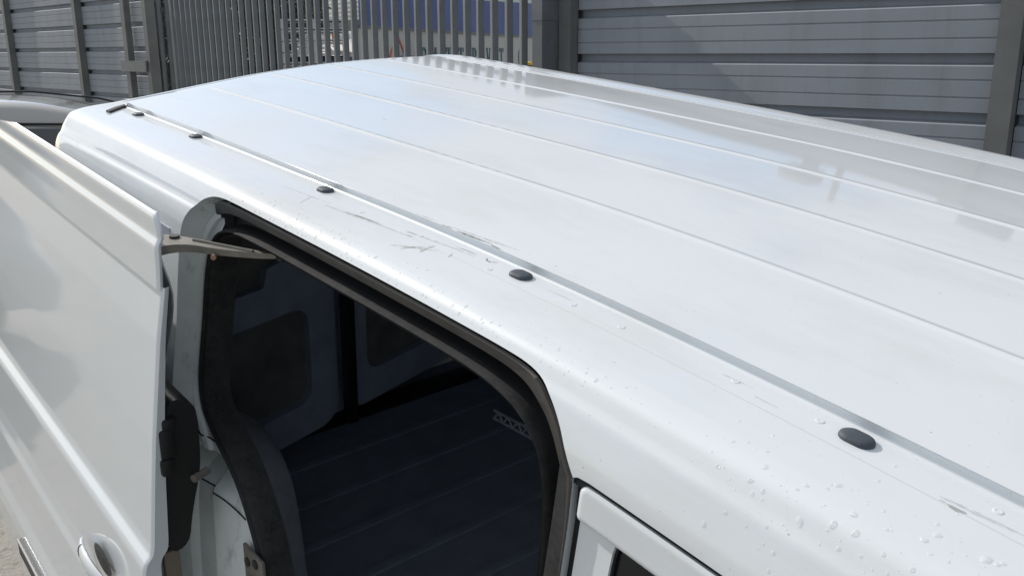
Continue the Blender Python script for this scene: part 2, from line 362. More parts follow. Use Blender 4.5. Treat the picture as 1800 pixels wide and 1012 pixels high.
# ---- roof panel with four pressed ribs
RIBS = (-0.39, -0.13, 0.13, 0.39)
def roof_z(x, y):
    z = zr(x, y); yr = yrear(x)
    for k, rx in enumerate(RIBS):
        y_end = float(yrear(rx)) - 0.055 - (0.02 if k == 0 else 0)
        t = np.clip((y_end - y) / 0.05, 0, 1); amp = (0.0019 + 0.0004 * np.clip((y - 1.2) / .9, 0, 1)) * t * t * (3 - 2 * t)
        w = 0.0065 * (0.35 + 0.65 * t)
        z = z + amp * np.exp(-0.5 * ((x - rx) / 0.0055) ** 2)
    # soft fall of the last strip before the rear edge
    d = np.clip((0.05 - (yr - y)) / 0.05, 0, 1); z = z - 0.0045 * d * d
    fr = np.clip((Y_F + .25 - y) / .25, 0, 1); z = z - .02 * fr * fr
    return z
def build_roof():
    xs = set(np.round(np.arange(-.65, .6501, .02), 5))
    for rx in RIBS: xs |= set(np.round(rx + np.arange(-.021, .0211, .0014), 5))
    xs = np.array(sorted(xs)); ts = np.concatenate([np.linspace(0, .93, 110), np.linspace(.9325, 1, 44)])
    X_, T_ = np.meshgrid(xs, ts, indexing='ij')
    Y_ = Y_F + (yrear(X_) - Y_F) * T_
    # land exactly on the body path at the border
    Z_ = roof_z(X_, Y_); P = np.stack([X_, Y_, Z_], -1).reshape(-1, 3)
    e_ = 5e-4; ex_ = 5e-4; gx = (roof_z(X_ + ex_, Y_) - roof_z(X_ - ex_, Y_)) / 2 / ex_; gy = (roof_z(X_, Y_ + e_) - roof_z(X_, Y_ - e_)) / 2 / e_
    Nn = np.stack([-gx, -gy, np.ones_like(gx)], -1); Nn /= np.linalg.norm(Nn, axis=-1)[..., None]
    m = len(ts); f = [(i * m + j, (i + 1) * m + j, (i + 1) * m + j + 1, i * m + j + 1) for i in range(len(xs) - 1) for j in range(m - 1)]
    mesh_obj('roof', P, f, M['paint'], van, True, normals=Nn.reshape(-1, 3))
build_roof()

# ---- bead of the far gutter, catching the sky
def strip_on(u0, u1, s, w, hgt, name, m, off=0.0, step=.02):
    mb = MB(); us_ = np.arange(u0, u1, step)
    prof_ = [(-w, 0), (-w * .6, hgt * .8), (0, hgt), (w * .6, hgt * .8), (w, 0)]; V = []
    for u in us_:
        n_ = Sn(u, s) * _sg
        for ds, hh in prof_: V.append(S(u, s + ds) + n_ * (hh + off))
    k = len(prof_); F = [(i * k + j, i * k + j + 1, (i + 1) * k + j + 1, (i + 1) * k + j) for i in range(len(us_) - 1) for j in range(k - 1)]
    mb.add(V, F); return mb.build(name, m, van, auto=None)
strip_on(Y_F + .02, 2.36, .0565, .0010, .00025, 'seam_sealant', M['seal'])
strip_on(UMAX - 3.38, UMAX - .05, .012, .010, .0035, 'roof_gutter', M['paint'])

# ---- black mounting caps, spot-weld rings
def cap_mesh():
    mb = MB(); n = 28; rings = [(1.0, 0), (1.0, .0022), (.95, .0040), (.80, .0055), (.5, .0064), (.2, .0067)]; V = []
    for sc, hh in rings:
        for j in range(n):
            an = 2 * math.pi * j / n; c_, s_ = math.cos(an), math.sin(an)
            V.append(((.0125 * sc) * c_, (.0125 * sc) * s_ + (.0055 if s_ > 0 else -.0055) * sc, hh))
    F = [(i * n + j, i * n + (j + 1) % n, (i + 1) * n + (j + 1) % n, (i + 1) * n + j) for i in range(len(rings) - 1) for j in range(n)] + [tuple((len(rings) - 1) * n + j for j in range(n))]
    mb.add(V, F); return mb
def frame_at(u, s, off=0.0):
    p = S(u, s); n_ = Vector(Sn(u, s) * _sg); t_ = Vector(S(u + .01, s) - S(u - .01, s)).normalized(); b_ = t_.cross(n_) ; b_.normalize(); n_ = b_.cross(t_)
    p = Vector(p) + n_ * off
    return Matrix(((b_.x, t_.x, n_.x, p.x), (b_.y, t_.y, n_.y, p.y), (b_.z, t_.z, n_.z, p.z), (0, 0, 0, 1)))
cap0 = cap_mesh().build('roof_cap', M['cap'], van, auto=50)
for i, (y, s) in enumerate([(.362, .0275), (.856, .0265), (1.383, .025), (1.965, .022), (2.322, .024)]):
    c_ = cap0 if i == 0 else cap0.copy()
    if i: COL.objects.link(c_); c_.parent = van
    c_.matrix_local = frame_at(y, s, -.0004)
    if i == 0: c_['label'] = 'nearest black roof cap'
def ring(r, t):
    mb = MB(); n = 20; V = []
    pr = [(r + t, 0), (r, t * .55), (r - t * .9, 0.0001), (r * .3, -.0002 + .0004)]
    for rr, hh in pr:
        for j in range(n): V.append((rr * math.cos(2 * math.pi * j / n), rr * math.sin(2 * math.pi * j / n), hh))
    F = [(i * n + j, i * n + (j + 1) % n, (i + 1) * n + (j + 1) % n, (i + 1) * n + j) for i in range(3) for j in range(n)] + [tuple(3 * n + j for j in range(n))]
    mb.add(V, F); return mb
w0 = ring(.0034, .0016).build('weld_dimple', M['paint'], van, auto=None)
for i, (y, s) in enumerate([(.664, .034), (.745, .036), (.501, .031), (.402, .027), (.229, .027), (.90, .045), (1.07, .040), (1.23, .045)]):
    c_ = w0 if i == 0 else w0.copy()
    if i: COL.objects.link(c_); c_.parent = van
    c_.matrix_local = frame_at(y, s, 0.0001)

# ---- scuffs: thin tapered smears of rubbed-on black
def scuff(path, w, name='scuff_mark', on=None, off=.0005):
    p = resample(chaikin(path, 2), .002); V = []; F = []; n = len(p)
    for i, q in enumerate(p):
        t = i / (n - 1); ww = w * math.sin(math.pi * min(1, .08 + .9 * t)) ** .6 * (.55 + .6 * random.random())
        tg = p[min(i + 1, n - 1)] - p[max(i - 1, 0)]; tg /= np.linalg.norm(tg) + 1e-9; nn = np.array([-tg[1], tg[0]])
        for sg in (-1, 1):
            a_ = q + nn * ww * sg
            P = (S(a_[0], a_[1]) + Sn(a_[0], a_[1]) * _sg * off) if on is None else np.array([a_[1], a_[0], float(roof_z(a_[1], a_[0])) + off])
            V.append(P)
    F = [(2 * i, 2 * i + 1, 2 * i + 3, 2 * i + 2) for i in range(n - 1)]
    return V, F
def smear_mat(name, col, dens):
    m = mat(name, col, .6); t = m.node_tree; b = t.nodes['Principled BSDF']
    tcn = t.nodes.new('ShaderNodeTexCoord'); mpn = t.nodes.new('ShaderNodeMapping'); mpn.inputs['Scale'].default_value = (900, 70, 900); mpn.inputs['Rotation'].default_value = (0, 0, 0)
    t.links.new(tcn.outputs['Object'], mpn.inputs[0])
    n = t.nodes.new('ShaderNodeTexNoise'); n.inputs['Scale'].default_value = 1; n.inputs['Detail'].default_value = 3; t.links.new(mpn.outputs[0], n.inputs['Vector'])
    mr = t.nodes.new('ShaderNodeMapRange'); mr.inputs['From Min'].default_value = .35; mr.inputs['From Max'].default_value = .75
    mr.inputs['To Min'].default_value = max(0, dens - .35); mr.inputs['To Max'].default_value = min(1, dens + .25); t.links.new(n.outputs['Fac'], mr.inputs['Value'])
    t.links.new(mr.outputs[0], b.inputs['Alpha']); return m
M['smear_dark'] = smear_mat('smear_dark', (.05, .048, .047), .75)
M['smear'] = smear_mat('smear_grey', (.22, .21, .20), .45)
M['smear_faint'] = smear_mat('smear_faint', (.42, .40, .37), .30)
def scuffs(items, m, on=None):
    for path, w in items:
        mb = MB(); V, F = scuff(path, w, on=on); mb.add(V, F); mb.build('scuff_mark', m, van, auto=None)
scuffs([([(1.2205, .062), (1.19, .0595), (1.164, .0567)], .0011), ([(1.100, .0428), (1.0895, .0417), (1.0776, .0407)], .0007),
        ([(1.0885, .0557), (1.081, .0535), (1.0706, .0530)], .0006), ([(.9353, .0203), (.930, .0268), (.920, .0262)], .0013), ([(.9692, .0632), (.974, .055), (.9789, .0482)], .0006)], M['smear_dark'])
scuffs([([(1.3327, .0996), (1.3475, .0803), (1.3618, .0599)], .0016), ([(1.2462, .0664), (1.2079, .061), (1.18, .058)], .0022), ([(1.1837, .0653), (1.1726, .0567), (1.1496, .0578)], .0013),
        ([(1.037, .0985), (1.0325, .0774), (1.0224, .0640)], .0030), ([(1.0091, .0835), (1.0189, .0621), (1.0202, .0492)], .0028), ([(.9996, .0278), (.9823, .0236), (.9544, .0236)], .0014), ([(.9253, .0263), (.917, .022), (.914, .0171)], .0022),
        ([(.2678, .0535), (.2602, .0546)], .0008), ([(.2600, .0545), (.2502, .0567), (.2434, .0535)], .0030)], M['smear'])
scuffs([([(1.30, .072), (1.24, .068), (1.17, .062), (1.08, .055)], .0035), ([(1.06, .10), (1.04, .086), (1.0, .060)], .0042), ([(1.10, .046), (1.03, .036), (.95, .030)], .003), ([(.80, .030), (.74, .028)], .0012), ([(.27, .049), (.235, .046), (.20, .043)], .0032),
        ([(1.45, .070), (1.38, .066), (1.30, .060)], .0016), ([(.52, .030), (.48, .027)], .0012), ([(.47, .0407), (.44, .0417)], .0012)], M['smear_faint'])
scuffs([([(1.0232, -.6485), (1.0, -.6478), (.9703, -.6465), (.945, -.6440)], .0016), ([(.945, -.6478), (.93, -.6482), (.9198, -.6488)], .0012), ([(1.0606, -.6490), (1.0347, -.6480)], .0008)], M['smear_dark'], on='roof')
scuffs([([(1.05, -.645), (.99, -.640), (.93, -.634), (.90, -.630)], .0032), ([(1.1314, -.6480), (1.0774, -.6450)], .0016)], M['smear_faint'], on='roof')
scuffs([([(.4797, -.2816), (.4746, -.2796)], .0012), ([(1.81, -.277), (1.79, -.280)], .0012)], M['smear'], on='roof')

# ---- shut-line seal behind the body skin along the front door
def ribbon(us_, s0, s1, e0, e1, name, m):
    V = []; 
    for u in us_:
        for s_, e_ in ((s0, e0), ((s0 + s1) / 2, e1), (s1, e0)):
            V.append(S(u, s_) - Sn(u, s_) * _sg * e_)
    F = [(i * 3 + j, i * 3 + j + 1, (i + 1) * 3 + j + 1, (i + 1) * 3 + j) for i in range(len(us_) - 1) for j in range(2)]
    mb = MB(); mb.add(V, F); return mb.build(name, m, van, auto=None)
ribbon(np.arange(-.36, .585, .02), FD_TOP - .006, FD_TOP + .012, .002 + .001, .007, 'shut_line_seal', M['gap'])

# ---- door frame: rings between the skin edge and the rubber seal
skin = np.vstack([[(0.566, s_of_z(.566, .46)), (.566, s_of_z(.566, 1.2)), (0.568, s_of_z(.57, 1.5)), (0.570, .297), (0.5725, .2495)], chaikin(np.array(OPN[4:26]), 2), [(1.635, s_of_z(1.63, 1.2)), (1.61, s_of_z(1.6, .9)), (1.60, s_of_z(1.6, .50))]])
# rubber seal outer edge: y, z, depth behind the body surface
SEALO = [(.630, .46, .055), (.632, 1.2, .055), (.634, 1.50, .052), (.636, 1.60, .048), (.640, 1.66, .045), (.648, 1.705, .042), (.664, 1.742, .038), (.690, 1.765, .036), (.730, 1.779, .034), (.80, 1.787, .034),
         (1.0, 1.788, .034), (1.2, 1.787, .034), (1.40, 1.784, .036), (1.50, 1.777, .040), (1.565, 1.757, .045), (1.608, 1.72, .050), (1.630, 1.67, .052), (1.640, 1.60, .054), (1.645, 1.50, .055), (1.640, 1.43, .055),
         (1.615, 1.385, .055), (1.545, 1.345, .056), (1.46, 1.310, .060), (1.395, 1.26, .064), (1.345, 1.19, .068), (1.315, 1.10, .07), (1.30, .95, .07), (1.30, .50, .07)]
def body_x(y, z):
    s_ = s_of_z(float(y), float(z)); return S(float(y), s_)[0]
so = []
for y, z, e_ in resample(chaikin(SEALO, 2), .012): so.append((y, z, body_x(y, z) + e_))
so = np.array(so); ns = len(so)
# skin edge in 3-D, parametrised to match the seal by nearest parameter
sk = resample(skin, .006); sk3 = S(sk[:, 0], sk[:, 1])
def match(a3, n):
    """monotone parameter match of the skin polyline to the seal polyline"""
    key_s = [0, .0, 0]
    return None
def sample(poly, t):
    d = np.concatenate([[0], np.cumsum(np.linalg.norm(np.diff(poly, axis=0), axis=1))]); return np.stack([np.interp(np.asarray(t) * d[-1], d, poly[:, i]) for i in range(poly.shape[1])], -1)
def tt_of(poly, fn):
    d = np.concatenate([[0], np.cumsum(np.linalg.norm(np.diff(poly, axis=0), axis=1))]); i = int(np.argmin([fn(p) for p in poly])); return d[i] / d[-1]
kf = lambda y, z, xy=True: (lambda p: abs(p[0 if False else 1] - y) + abs(p[2] - z))
keys = [((.566, 1.2), (.632, 1.2)), ((.572, 1.755), (.645, 1.70)), ((.655, 1.829), (.72, 1.777)), ((1.0, 1.841), (1.0, 1.788)), ((1.45, 1.839), (1.45, 1.78)), ((1.56, 1.83), (1.585, 1.745)), ((1.62, 1.76), (1.633, 1.66)), ((1.64, 1.60), (1.641, 1.58)), ((1.64, 1.45), (1.641, 1.43)), ((1.636, 1.36), (1.50, 1.33)), ((1.632, 1.2), (1.35, 1.19)), ((1.615, .95), (1.30, .95))]
so3 = np.stack([so[:, 2], so[:, 0], so[:, 1]], 1)
ta = [0] + [tt_of(sk3, lambda p, k=k: abs(p[1] - k[0][0]) + abs(p[2] - k[0][1])) for k in keys] + [1]
tb = [0] + [tt_of(so3, lambda p, k=k: abs(p[1] - k[1][0]) + abs(p[2] - k[1][1])) for k in keys] + [1]
tq = np.linspace(0, 1, 420); A3 = sample(sk3, np.interp(tq, tb, ta)); B3 = sample(so3, tq)
REARK = np.clip((tq - tb[6]) / (tb[8] - tb[6]), 0, 1)           # 0 top/front (dark trim), 1 rear (painted jamb)
def ringpt(w, ex):
    """w: 0 at skin .. 1 at seal, ex: extra depth inward (+x)"""
    P = A3 * (1 - w) + B3 * w; P = P.copy(); P[:, 0] = A3[:, 0] * (1 - w) + B3[:, 0] * w + ex; return P
def loft(rings, name, m, sel=slice(None), parent=van, auto=60):
    V = np.vstack([r[sel] for r in rings]); n = len(rings[0][sel]); k = len(rings)
    F = [(i * n + j, i * n + j + 1, (i + 1) * n + j + 1, (i + 1) * n + j) for i in range(k - 1) for j in range(n - 1)]
    return mesh_obj(name, V, F, m, parent, True, auto=auto)
iA = int(np.argmin(abs(tq - tb[6]))) + 4         # split index: top/front | rear
iA = int(np.argmin(abs(tq - (tb[5] * .12 + tb[6] * .88)))); selT, selR = slice(0, iA + 1), slice(iA, None)
# top/front: hem, black gap, trim with a bright lip, channel
loft([ringpt(0, 0), ringpt(.02, .004), ringpt(.05, .012)], 'door_frame_hem', M['paint'], selT)
loft([ringpt(.05, .012), ringpt(.07, .024), ringpt(.14, .026), ringpt(.165, .010)], 'door_frame_gap', M['gap'], selT)
loft([ringpt(.165, .006), ringpt(.18, .002), ringpt(.205, .002), ringpt(.225, .005)], 'rail_lip', mat('rail_lip', (.22, .215, .21), .4, metal=.5), slice(int(np.argmin(abs(tq - tb[3]))), iA + 1))
loft([ringpt(.165, .006), ringpt(.18, .002), ringpt(.205, .002), ringpt(.225, .005)], 'pillar_seal', M['trim'], slice(0, int(np.argmin(abs(tq - tb[3]))) + 1))
loft([ringpt(.225, .005), ringpt(.27, .0035), ringpt(.50, .004), ringpt(.53, .010), ringpt(.56, .030)], 'door_rail', M['trim'], slice(int(np.argmin(abs(tq - tb[3]))), iA + 1))
loft([ringpt(.225, .005), ringpt(.27, .0035), ringpt(.50, .004), ringpt(.53, .010), ringpt(.56, .030)], 'pillar_seal', M['trim'], slice(0, int(np.argmin(abs(tq - tb[3]))) + 1))
loft([ringpt(.56, .030), ringpt(.60, .036), ringpt(.93, .030), ringpt(1.0, .012)], 'rail_channel', M['gap'], selT)
# rear jamb: painted steel pressing in two facets
loft([ringpt(0, 0), ringpt(.02, .005), ringpt(.06, .022), ringpt(.24, .034), ringpt(.30, .031), ringpt(.33, .022), ringpt(.46, .020), ringpt(.50, .012), ringpt(.60, .011), ringpt(.64, .017), ringpt(.80, .016), ringpt(.97, .008), ringpt(1.0, .03)], 'door_jamb', M['jamb'], slice(iA, int(np.argmin(abs(tq - tb[10]))) + 4), auto=25)
i10 = int(np.argmin(abs(tq - tb[10]))); i11 = int(np.argmin(abs(tq - tb[11])))
exl = np.zeros(len(tq)); d_ = (tq - tq[i10]) / (tq[i11] - tq[i10])
exl = np.interp(d_, [0, .02, .04, .40, .62, .66, 1.0, 9], [.020, .020, .075, .070, .028, .018, .014, .014])
selP = slice(i10 + 2, None)
def rp(w, ex, tw=0):
    P = A3 * (1 - w) + B3 * w; P = P.copy(); P[:, 0] += ex + exl * (1 - max(0, (w - .55) / .45) ** 1.5); return P
loft([ringpt(0, 0.0), rp(.03, .0), rp(.16, .010), rp(.20, .022), rp(.40, .022), rp(.46, .004), rp(.75, .004), rp(.97, .0), rp(1.0, .012)], 'lower_jamb', M['jamb'], selP, auto=22)
for nm_, ix, f_ in (('a', i10 - 1, lambda w: ringpt(w, float(np.interp(w, [0, .06, .24, .33, .50, .64, 1], [0, .022, .034, .022, .012, .017, .012])) - .001)), ('b', int(np.argmin(abs(d_ - .665))), lambda w: rp(w, float(np.interp(w, [0, .16, .20, .40, .46, 1], [0, .010, .022, .022, .004, 0])) - .001))):
    mb = MB(); mb.tube([f_(w)[ix] for w in np.linspace(.04, .95, 24)], .0016, 6); mb.build('jamb_seam', M['rubber'], van)
# striker plate with its bolts on the lower jamb
def plate():
    mb = MB(); T = None
    y0, z0 = 1.335, 1.165; x0 = body_x(y0, z0) + .060
    mb.bbox(x0 - .004, x0 + .004, y0 - .035, y0 + .045, z0 - .05, z0 + .05, .0035)
    return mb.build('striker_plate', M['steel'], van)
plate()
mb = MB(); x0 = body_x(1.335, 1.165) + .055
for yy, zz in ((1.36, 1.185), (1.325, 1.20), (1.35, 1.14)): mb = MB(); mb.tube([(x0 - .003, yy, zz), (x0 + .004, yy, zz)], [.009, .009], 14); mb.build('striker_bolt', M['trim'], van)

# ---- rubber seal round the opening
def seal():
    # in-plane inward direction of the seal curve (towards the opening centre)
    c = B3; t_ = np.gradient(c, axis=0); t_ /= np.linalg.norm(t_, axis=1)[:, None]
    inn = np.stack([np.zeros(len(c)), -t_[:, 2], t_[:, 1]], 1)
    cen = np.array([0, 1.12, 1.2]); sg = np.sign(((cen - c) * inn).sum(1)); sg = np.sign(np.median(sg)); inn *= sg
    inn /= np.linalg.norm(inn, axis=1)[:, None] + 1e-9; inn = gsm(inn, 4)
    W = np.interp(tq, [0, tb[3], tb[5], tb[7], tb[9], 1], [.020, .014, .012, .026, .034, .036])[:, None]
    rings = []
    for w, ex in ((0, .018), (.0, .004), (.12, -.004), (.30, -.006), (.42, .001), (.5, .006), (.62, .002), (.78, -.002), (.92, .004), (1.0, .018), (1.0, .05)):
        P = c + inn * W * w; P = P.copy(); P[:, 0] += ex; rings.append(P)
    loft(rings, 'door_seal', M['rubber'], auto=50)
    P = c + inn * W; P = P.copy(); P[:, 0] += .04; return P
SEALIN = seal()

# ---- cargo space
Z_FL = 0.60
def cargo():
    # lining behind the near-side frame, closing the box: floor, ceiling, bulkhead, far side
    mb = MB(); mb.box(-.86, .84, .40, 2.80, Z_FL - .03, Z_FL); o = mb.build('cargo_floor', M['mat'], van, False)
    for k in range(11): mb = MB(); mb.bbox(-.60, .80, .62 + k * .2, .66 + k * .2, Z_FL - .01, Z_FL + .005, .004); mb.build('floor_rib', M['mat'], van)
    mb = MB(); xs = np.linspace(-.76, .78, 14); ys = np.linspace(.40, 2.50, 20)
    V = [(x, y, float(zr(np.clip(x, -.65, .65), min(y, yrear(np.clip(x, -.65, .65))))) - .055 - (.03 if abs(x) > .66 else 0)) for x in xs for y in ys + 0 * x]
    F = [(i * 20 + j, i * 20 + j + 1, (i + 1) * 20 + j + 1, (i + 1) * 20 + j) for i in range(13) for j in range(19)]
    mb.add(V, F); mb.build('ceiling_lining', M['lining'], van)
    for k in range(6): mb = MB(); mb.bbox(-.72, .74, .72 + k * .34, .77 + k * .34, 1.775, 1.80, .006); mb.build('roof_bow', M['inner'], van)
    mb = MB(); V = [(sx * (.62 + float(np.interp(1.85 - z, PP[:, 1], PP[:, 0]))), y, z) for y in (.38, .41) for sx in (-1, 1) for z in (.45, .8, 1.1, 1.4, 1.6, 1.70, 1.77, 1.80)]
    mb.add(V, [tuple(range(8)) + tuple(range(15, 7, -1)), tuple(range(16, 24)) + tuple(range(31, 23, -1))]); mb.build('bulkhead', M['lining'], van, False)
    # far side wall: recessed lining panels in a painted frame
    mb = MB(); mb.box(.80, .83, .41, 2.78, .55, 1.80); mb.build('side_lining', M['ply'], van, False)
    mb = MB()
    for y in (.75, 1.45, 2.10, 2.62): mb.bbox(.765, .80, y, y + .09, .70, 1.72, .01)
    for z in (.68, 1.14, 1.62): mb.bbox(.770, .805, .45, 2.74, z, z + .075, .01)
    mb.build('wall_frame', M['inner'], van)
    # near side wall behind the seal
    mb = MB(); mb.box(-.90, -.885, 1.75, 2.42, .55, 1.35); mb.box(-.84, -.825, 1.68, 2.42, 1.35, 1.74); mb.build('side_lining', M['lining'], van, False)
    # wheel arch box
    mb = MB(); pr = [(1.76, .55), (1.78, .74), (1.81, .96), (1.86, 1.05), (1.97, 1.10), (2.12, 1.09), (2.28, 1.0), (2.36, .8), (2.38, .55)]
    pr = chaikin(pr, 3); V = []; 
    for x, in_ in ((-.90, 0), (-.60, 0), (-.565, .02), (-.55, .05)):
        for y, z in pr: V.append((x, 2.07 + (y - 2.07) * (1 - in_), .55 + (z - .55) * (1 - in_)))
    n = len(pr); F = [(i * n + j, i * n + j + 1, (i + 1) * n + j + 1, (i + 1) * n + j) for i in range(3) for j in range(n - 1)] + [tuple(3 * n + j for j in range(n))]
    mb.add(V, F); mb.build('wheel_arch_box', mat('arch_paint', (.34, .36, .39), .6, noise=(12, .2, 5)), van)
    # perforated strap on the far floor edge
    V = MB(); p0 = Vector((.47, 2.29, .615)); p1 = Vector((.53, 1.50, .615)); dr = (p1 - p0); L_ = dr.length; dr.normalize(); up = Vector((0, 0, 1))
    V.tube([p0, p1], .005, 6); V.tube([p0 + up * .034, p1 + up * .034], .005, 6)
    k = 16
    for i in range(k):
        a_ = p0 + dr * (L_ * i / k); b_ = p0 + dr * (L_ * (i + .5) / k); c_ = p0 + dr * (L_ * (i + 1) / k)
        V.tube([a_, b_ + up * .034], .004, 6); V.tube([b_ + up * .034, c_], .004, 6)
    V.build('lashing_rail', mat('rail_steel', (.75, .78, .82), .6), van)
cargo()
def rounded(x0, x1, z0, z1, r, n=5):
    p = []
    for cx, cz, a0 in ((x1 - r, z1 - r, 0), (x0 + r, z1 - r, 90), (x0 + r, z0 + r, 180), (x1 - r, z0 + r, 270)):
        for i in range(n + 1): a_ = R(a0 + 90 * i / n); p.append((cx + r * math.cos(a_), cz + r * math.sin(a_)))
    return np.array(p)
def flat_panel(name, outer, holes, place, m, thick, step=.05, parent=van):
    """plate with holes, extruded; place(p2)->3d, thick = 3-D vector"""
    outer = resample(outer, .03, True); holes = [resample(h, .02, True) for h in holes]
    lo, hi = outer.min(0), outer.max(0); gx, gy = np.meshgrid(np.arange(lo[0] + step / 2, hi[0], step), np.arange(lo[1] + step / 2, hi[1], step))
    vv, ff = panel(outer, holes, np.stack([gx.ravel(), gy.ravel()], 1))
    P = np.array([place(p) for p in vv]); n = len(P); T = np.array(thick)
    V = np.vstack([P, P + T]); F = [tuple(f) for f in ff] + [tuple(x + n for x in f[::-1]) for f in ff]
    k = 0
    for l in [outer] + holes:
        m_ = len(l); F += [(k + i, k + (i + 1) % m_, n + k + (i + 1) % m_, n + k + i) for i in range(m_)]; k += m_
    return mesh_obj(name, V, F, m, parent, True, auto=30)
# rear doors seen from inside: frame with board-filled recesses, meeting in the middle
def rear_in(x0, x1, holes, nm):
    pl = lambda p: (p[0], 2.36 + .36 * (p[0] + .65) / 1.3 + .03, p[1])
    flat_panel('rear_door_frame', rounded(x0, x1, .66, 1.72, .08), holes, pl, M['inner'], (0, .05, 0))
    flat_panel('rear_door_board', rounded(x0 + .02, x1 - .02, .68, 1.70, .08), [], lambda p: (p[0], pl(p)[1] + .035, p[1]), M['ply'], (0, .02, 0), step=.2)
hL = [np.array([(-.70, 1.56), (-.70, 1.24), (-.30, 1.24), (-.28, 1.30), (-.22, 1.31), (-.16, 1.36), (-.13, 1.42), (-.13, 1.53), (-.16, 1.56)])[::-1], rounded(-.70, -.13, .78, 1.13, .06)]
hR = [rounded(.13, .68, 1.16, 1.60, .06), rounded(.13, .68, .78, 1.07, .06)]
rear_in(-.78, -.015, hL, 'l'); rear_in(.03, .76, hR, 'r')
mb = MB(); mb.add([(x, 2.36 + .36 * (x + .65) / 1.3 + .12 + d, z) for d in (0, .02) for x, z in ((-.86, .5), (.86, .5), (.80, 1.80), (-.80, 1.80))], [(0, 1, 2, 3), (7, 6, 5, 4)]); mb.build('light_stop_board', M['lining'], van, False)  # added board blocking light leaks through the gap between the rear doors
mb = MB(); mb.bbox(-.012, .026, 2.50, 2.54, .66, 1.72, .004); mb.bbox(-.05, .03, 2.47, 2.52, 1.27, 1.31, .008); mb.build('rear_door_latch', M['plastic'], van)
flat_panel('interior_handle_plate', rounded(-.32, -.24, 1.43, 1.50, .015), [], lambda p: (p[0], 2.36 + .36 * (p[0] + .65) / 1.3 + .025, p[1]), M['inner'], (0, .02, 0), step=.2)

# ---- sliding door (open, standing off the body behind the opening)
DP = np.array([(-.9262, 1.8350), (-.9285, 1.8357), (-.932, 1.833), (-.9340, 1.827), (-.9345, 1.797), (-.9352, 1.792), (-.9400, 1.7875), (-.9415, 1.782), (-.9430, 1.75), (-.9462, 1.708)])
DPL = np.array([(-.9400, 1.712), (-.9415, 1.702), (-.9500, 1.66), (-.9580, 1.62), (-.974, 1.517), (-.987, 1.432), (-.999, 1.34), (-1.0085, 1.262), (-1.0130, 1.225), (-1.0175, 1.2075), (-1.0290, 1.1945), (-1.0335, 1.182), (-1.039, 1.12), (-1.046, 1.04), (-1.052, 1.0), (-1.059, .975), (-1.066, .90), (-1.074, .83), (-1.083, .79), (-1.087, .75), (-1.087, .68), (-1.082, .60), (-1.068, .50), (-1.050, .44)])
Y_D0, Y_D1 = 1.450, 2.820
def door_sheet(prof2, name, y0, y1, m, sg, parent, corner=None, thick=.022):
    p = resample(prof2, .003); p = gsm(p, sg) if sg else p
    ys = np.concatenate([np.linspace(y0, y0 + .012, 4), np.linspace(y0 + .03, y1 - .03, 40), np.linspace(y1 - .012, y1, 4)])
    V = []; n = len(p)
    for y in ys:
        for k, (x, z) in enumerate(p):
            yy = y
            if corner: 
                f_ = corner(z); lo, hi = f_; yy = lo + (y - y0) / (y1 - y0) * (hi - lo)
            ed = max(0, 1 - (y - y0) / .006) if y < y0 + .02 else 0
            V.append((x + ed * .0035, yy, z))
    F = [(i * n + j, (i + 1) * n + j, (i + 1) * n + j + 1, i * n + j + 1) for i in range(len(ys) - 1) for j in range(n - 1)]
    # returns at both vertical ends
    b = len(V)
    for i_, y in ((0, 1), (len(ys) - 1, -1)):
        st = len(V)
        for k in range(n): x, yy, z = V[i_ * n + k]; V.append((x + .0035 + (.0), yy + .001 * y, z))
        for k in range(n): x, yy, z = V[i_ * n + k]; V.append((x + (thick if not callable(thick) else thick(z)), yy + .004 * y, z))
        F += [(i_ * n + k, st + k, st + k + 1, i_ * n + k + 1) for k in range(n - 1)] + [(st + k, st + n + k, st + n + k + 1, st + k + 1) for k in range(n - 1)]
    return mesh_obj(name, V, F, m, parent, True, auto=40)
TH = lambda z: float(np.interp(z, [.5, 1.0, 1.2, 1.4, 1.6, 1.72, 1.80, 1.84], [.042, .036, .028, .018, .011, .008, .006, .004]))
XS = lambda z: float(np.interp(z, np.r_[DPL[::-1, 1], DP[::-1, 1][1:5]], np.r_[DPL[::-1, 0], DP[::-1, 0][1:5]]))
def up_corner(z):   # rounded top corners of the flange
    t = np.clip((z - 1.770) / .068, 0, 1); r = .045 * (1 - math.sqrt(max(0, 1 - t ** 3)))
    t2 = np.clip((1.79 - z) / .08, 0, 1)
    return (Y_D0 + .004 + r, 2.80 - .44 * t ** 1.5)
slide = bpy.data.objects.new('sliding_door', None); COL.objects.link(slide); slide.parent = van; slide['label'] = 'white side door slid back along the van'
door_sheet(DP, 'door_flange', Y_D0, Y_D1, M['door_paint'], 1.3, slide, up_corner, .006)
door_sheet(DPL, 'door_skin', Y_D0, Y_D1, M['door_paint'], 1.1, slide, None, TH)
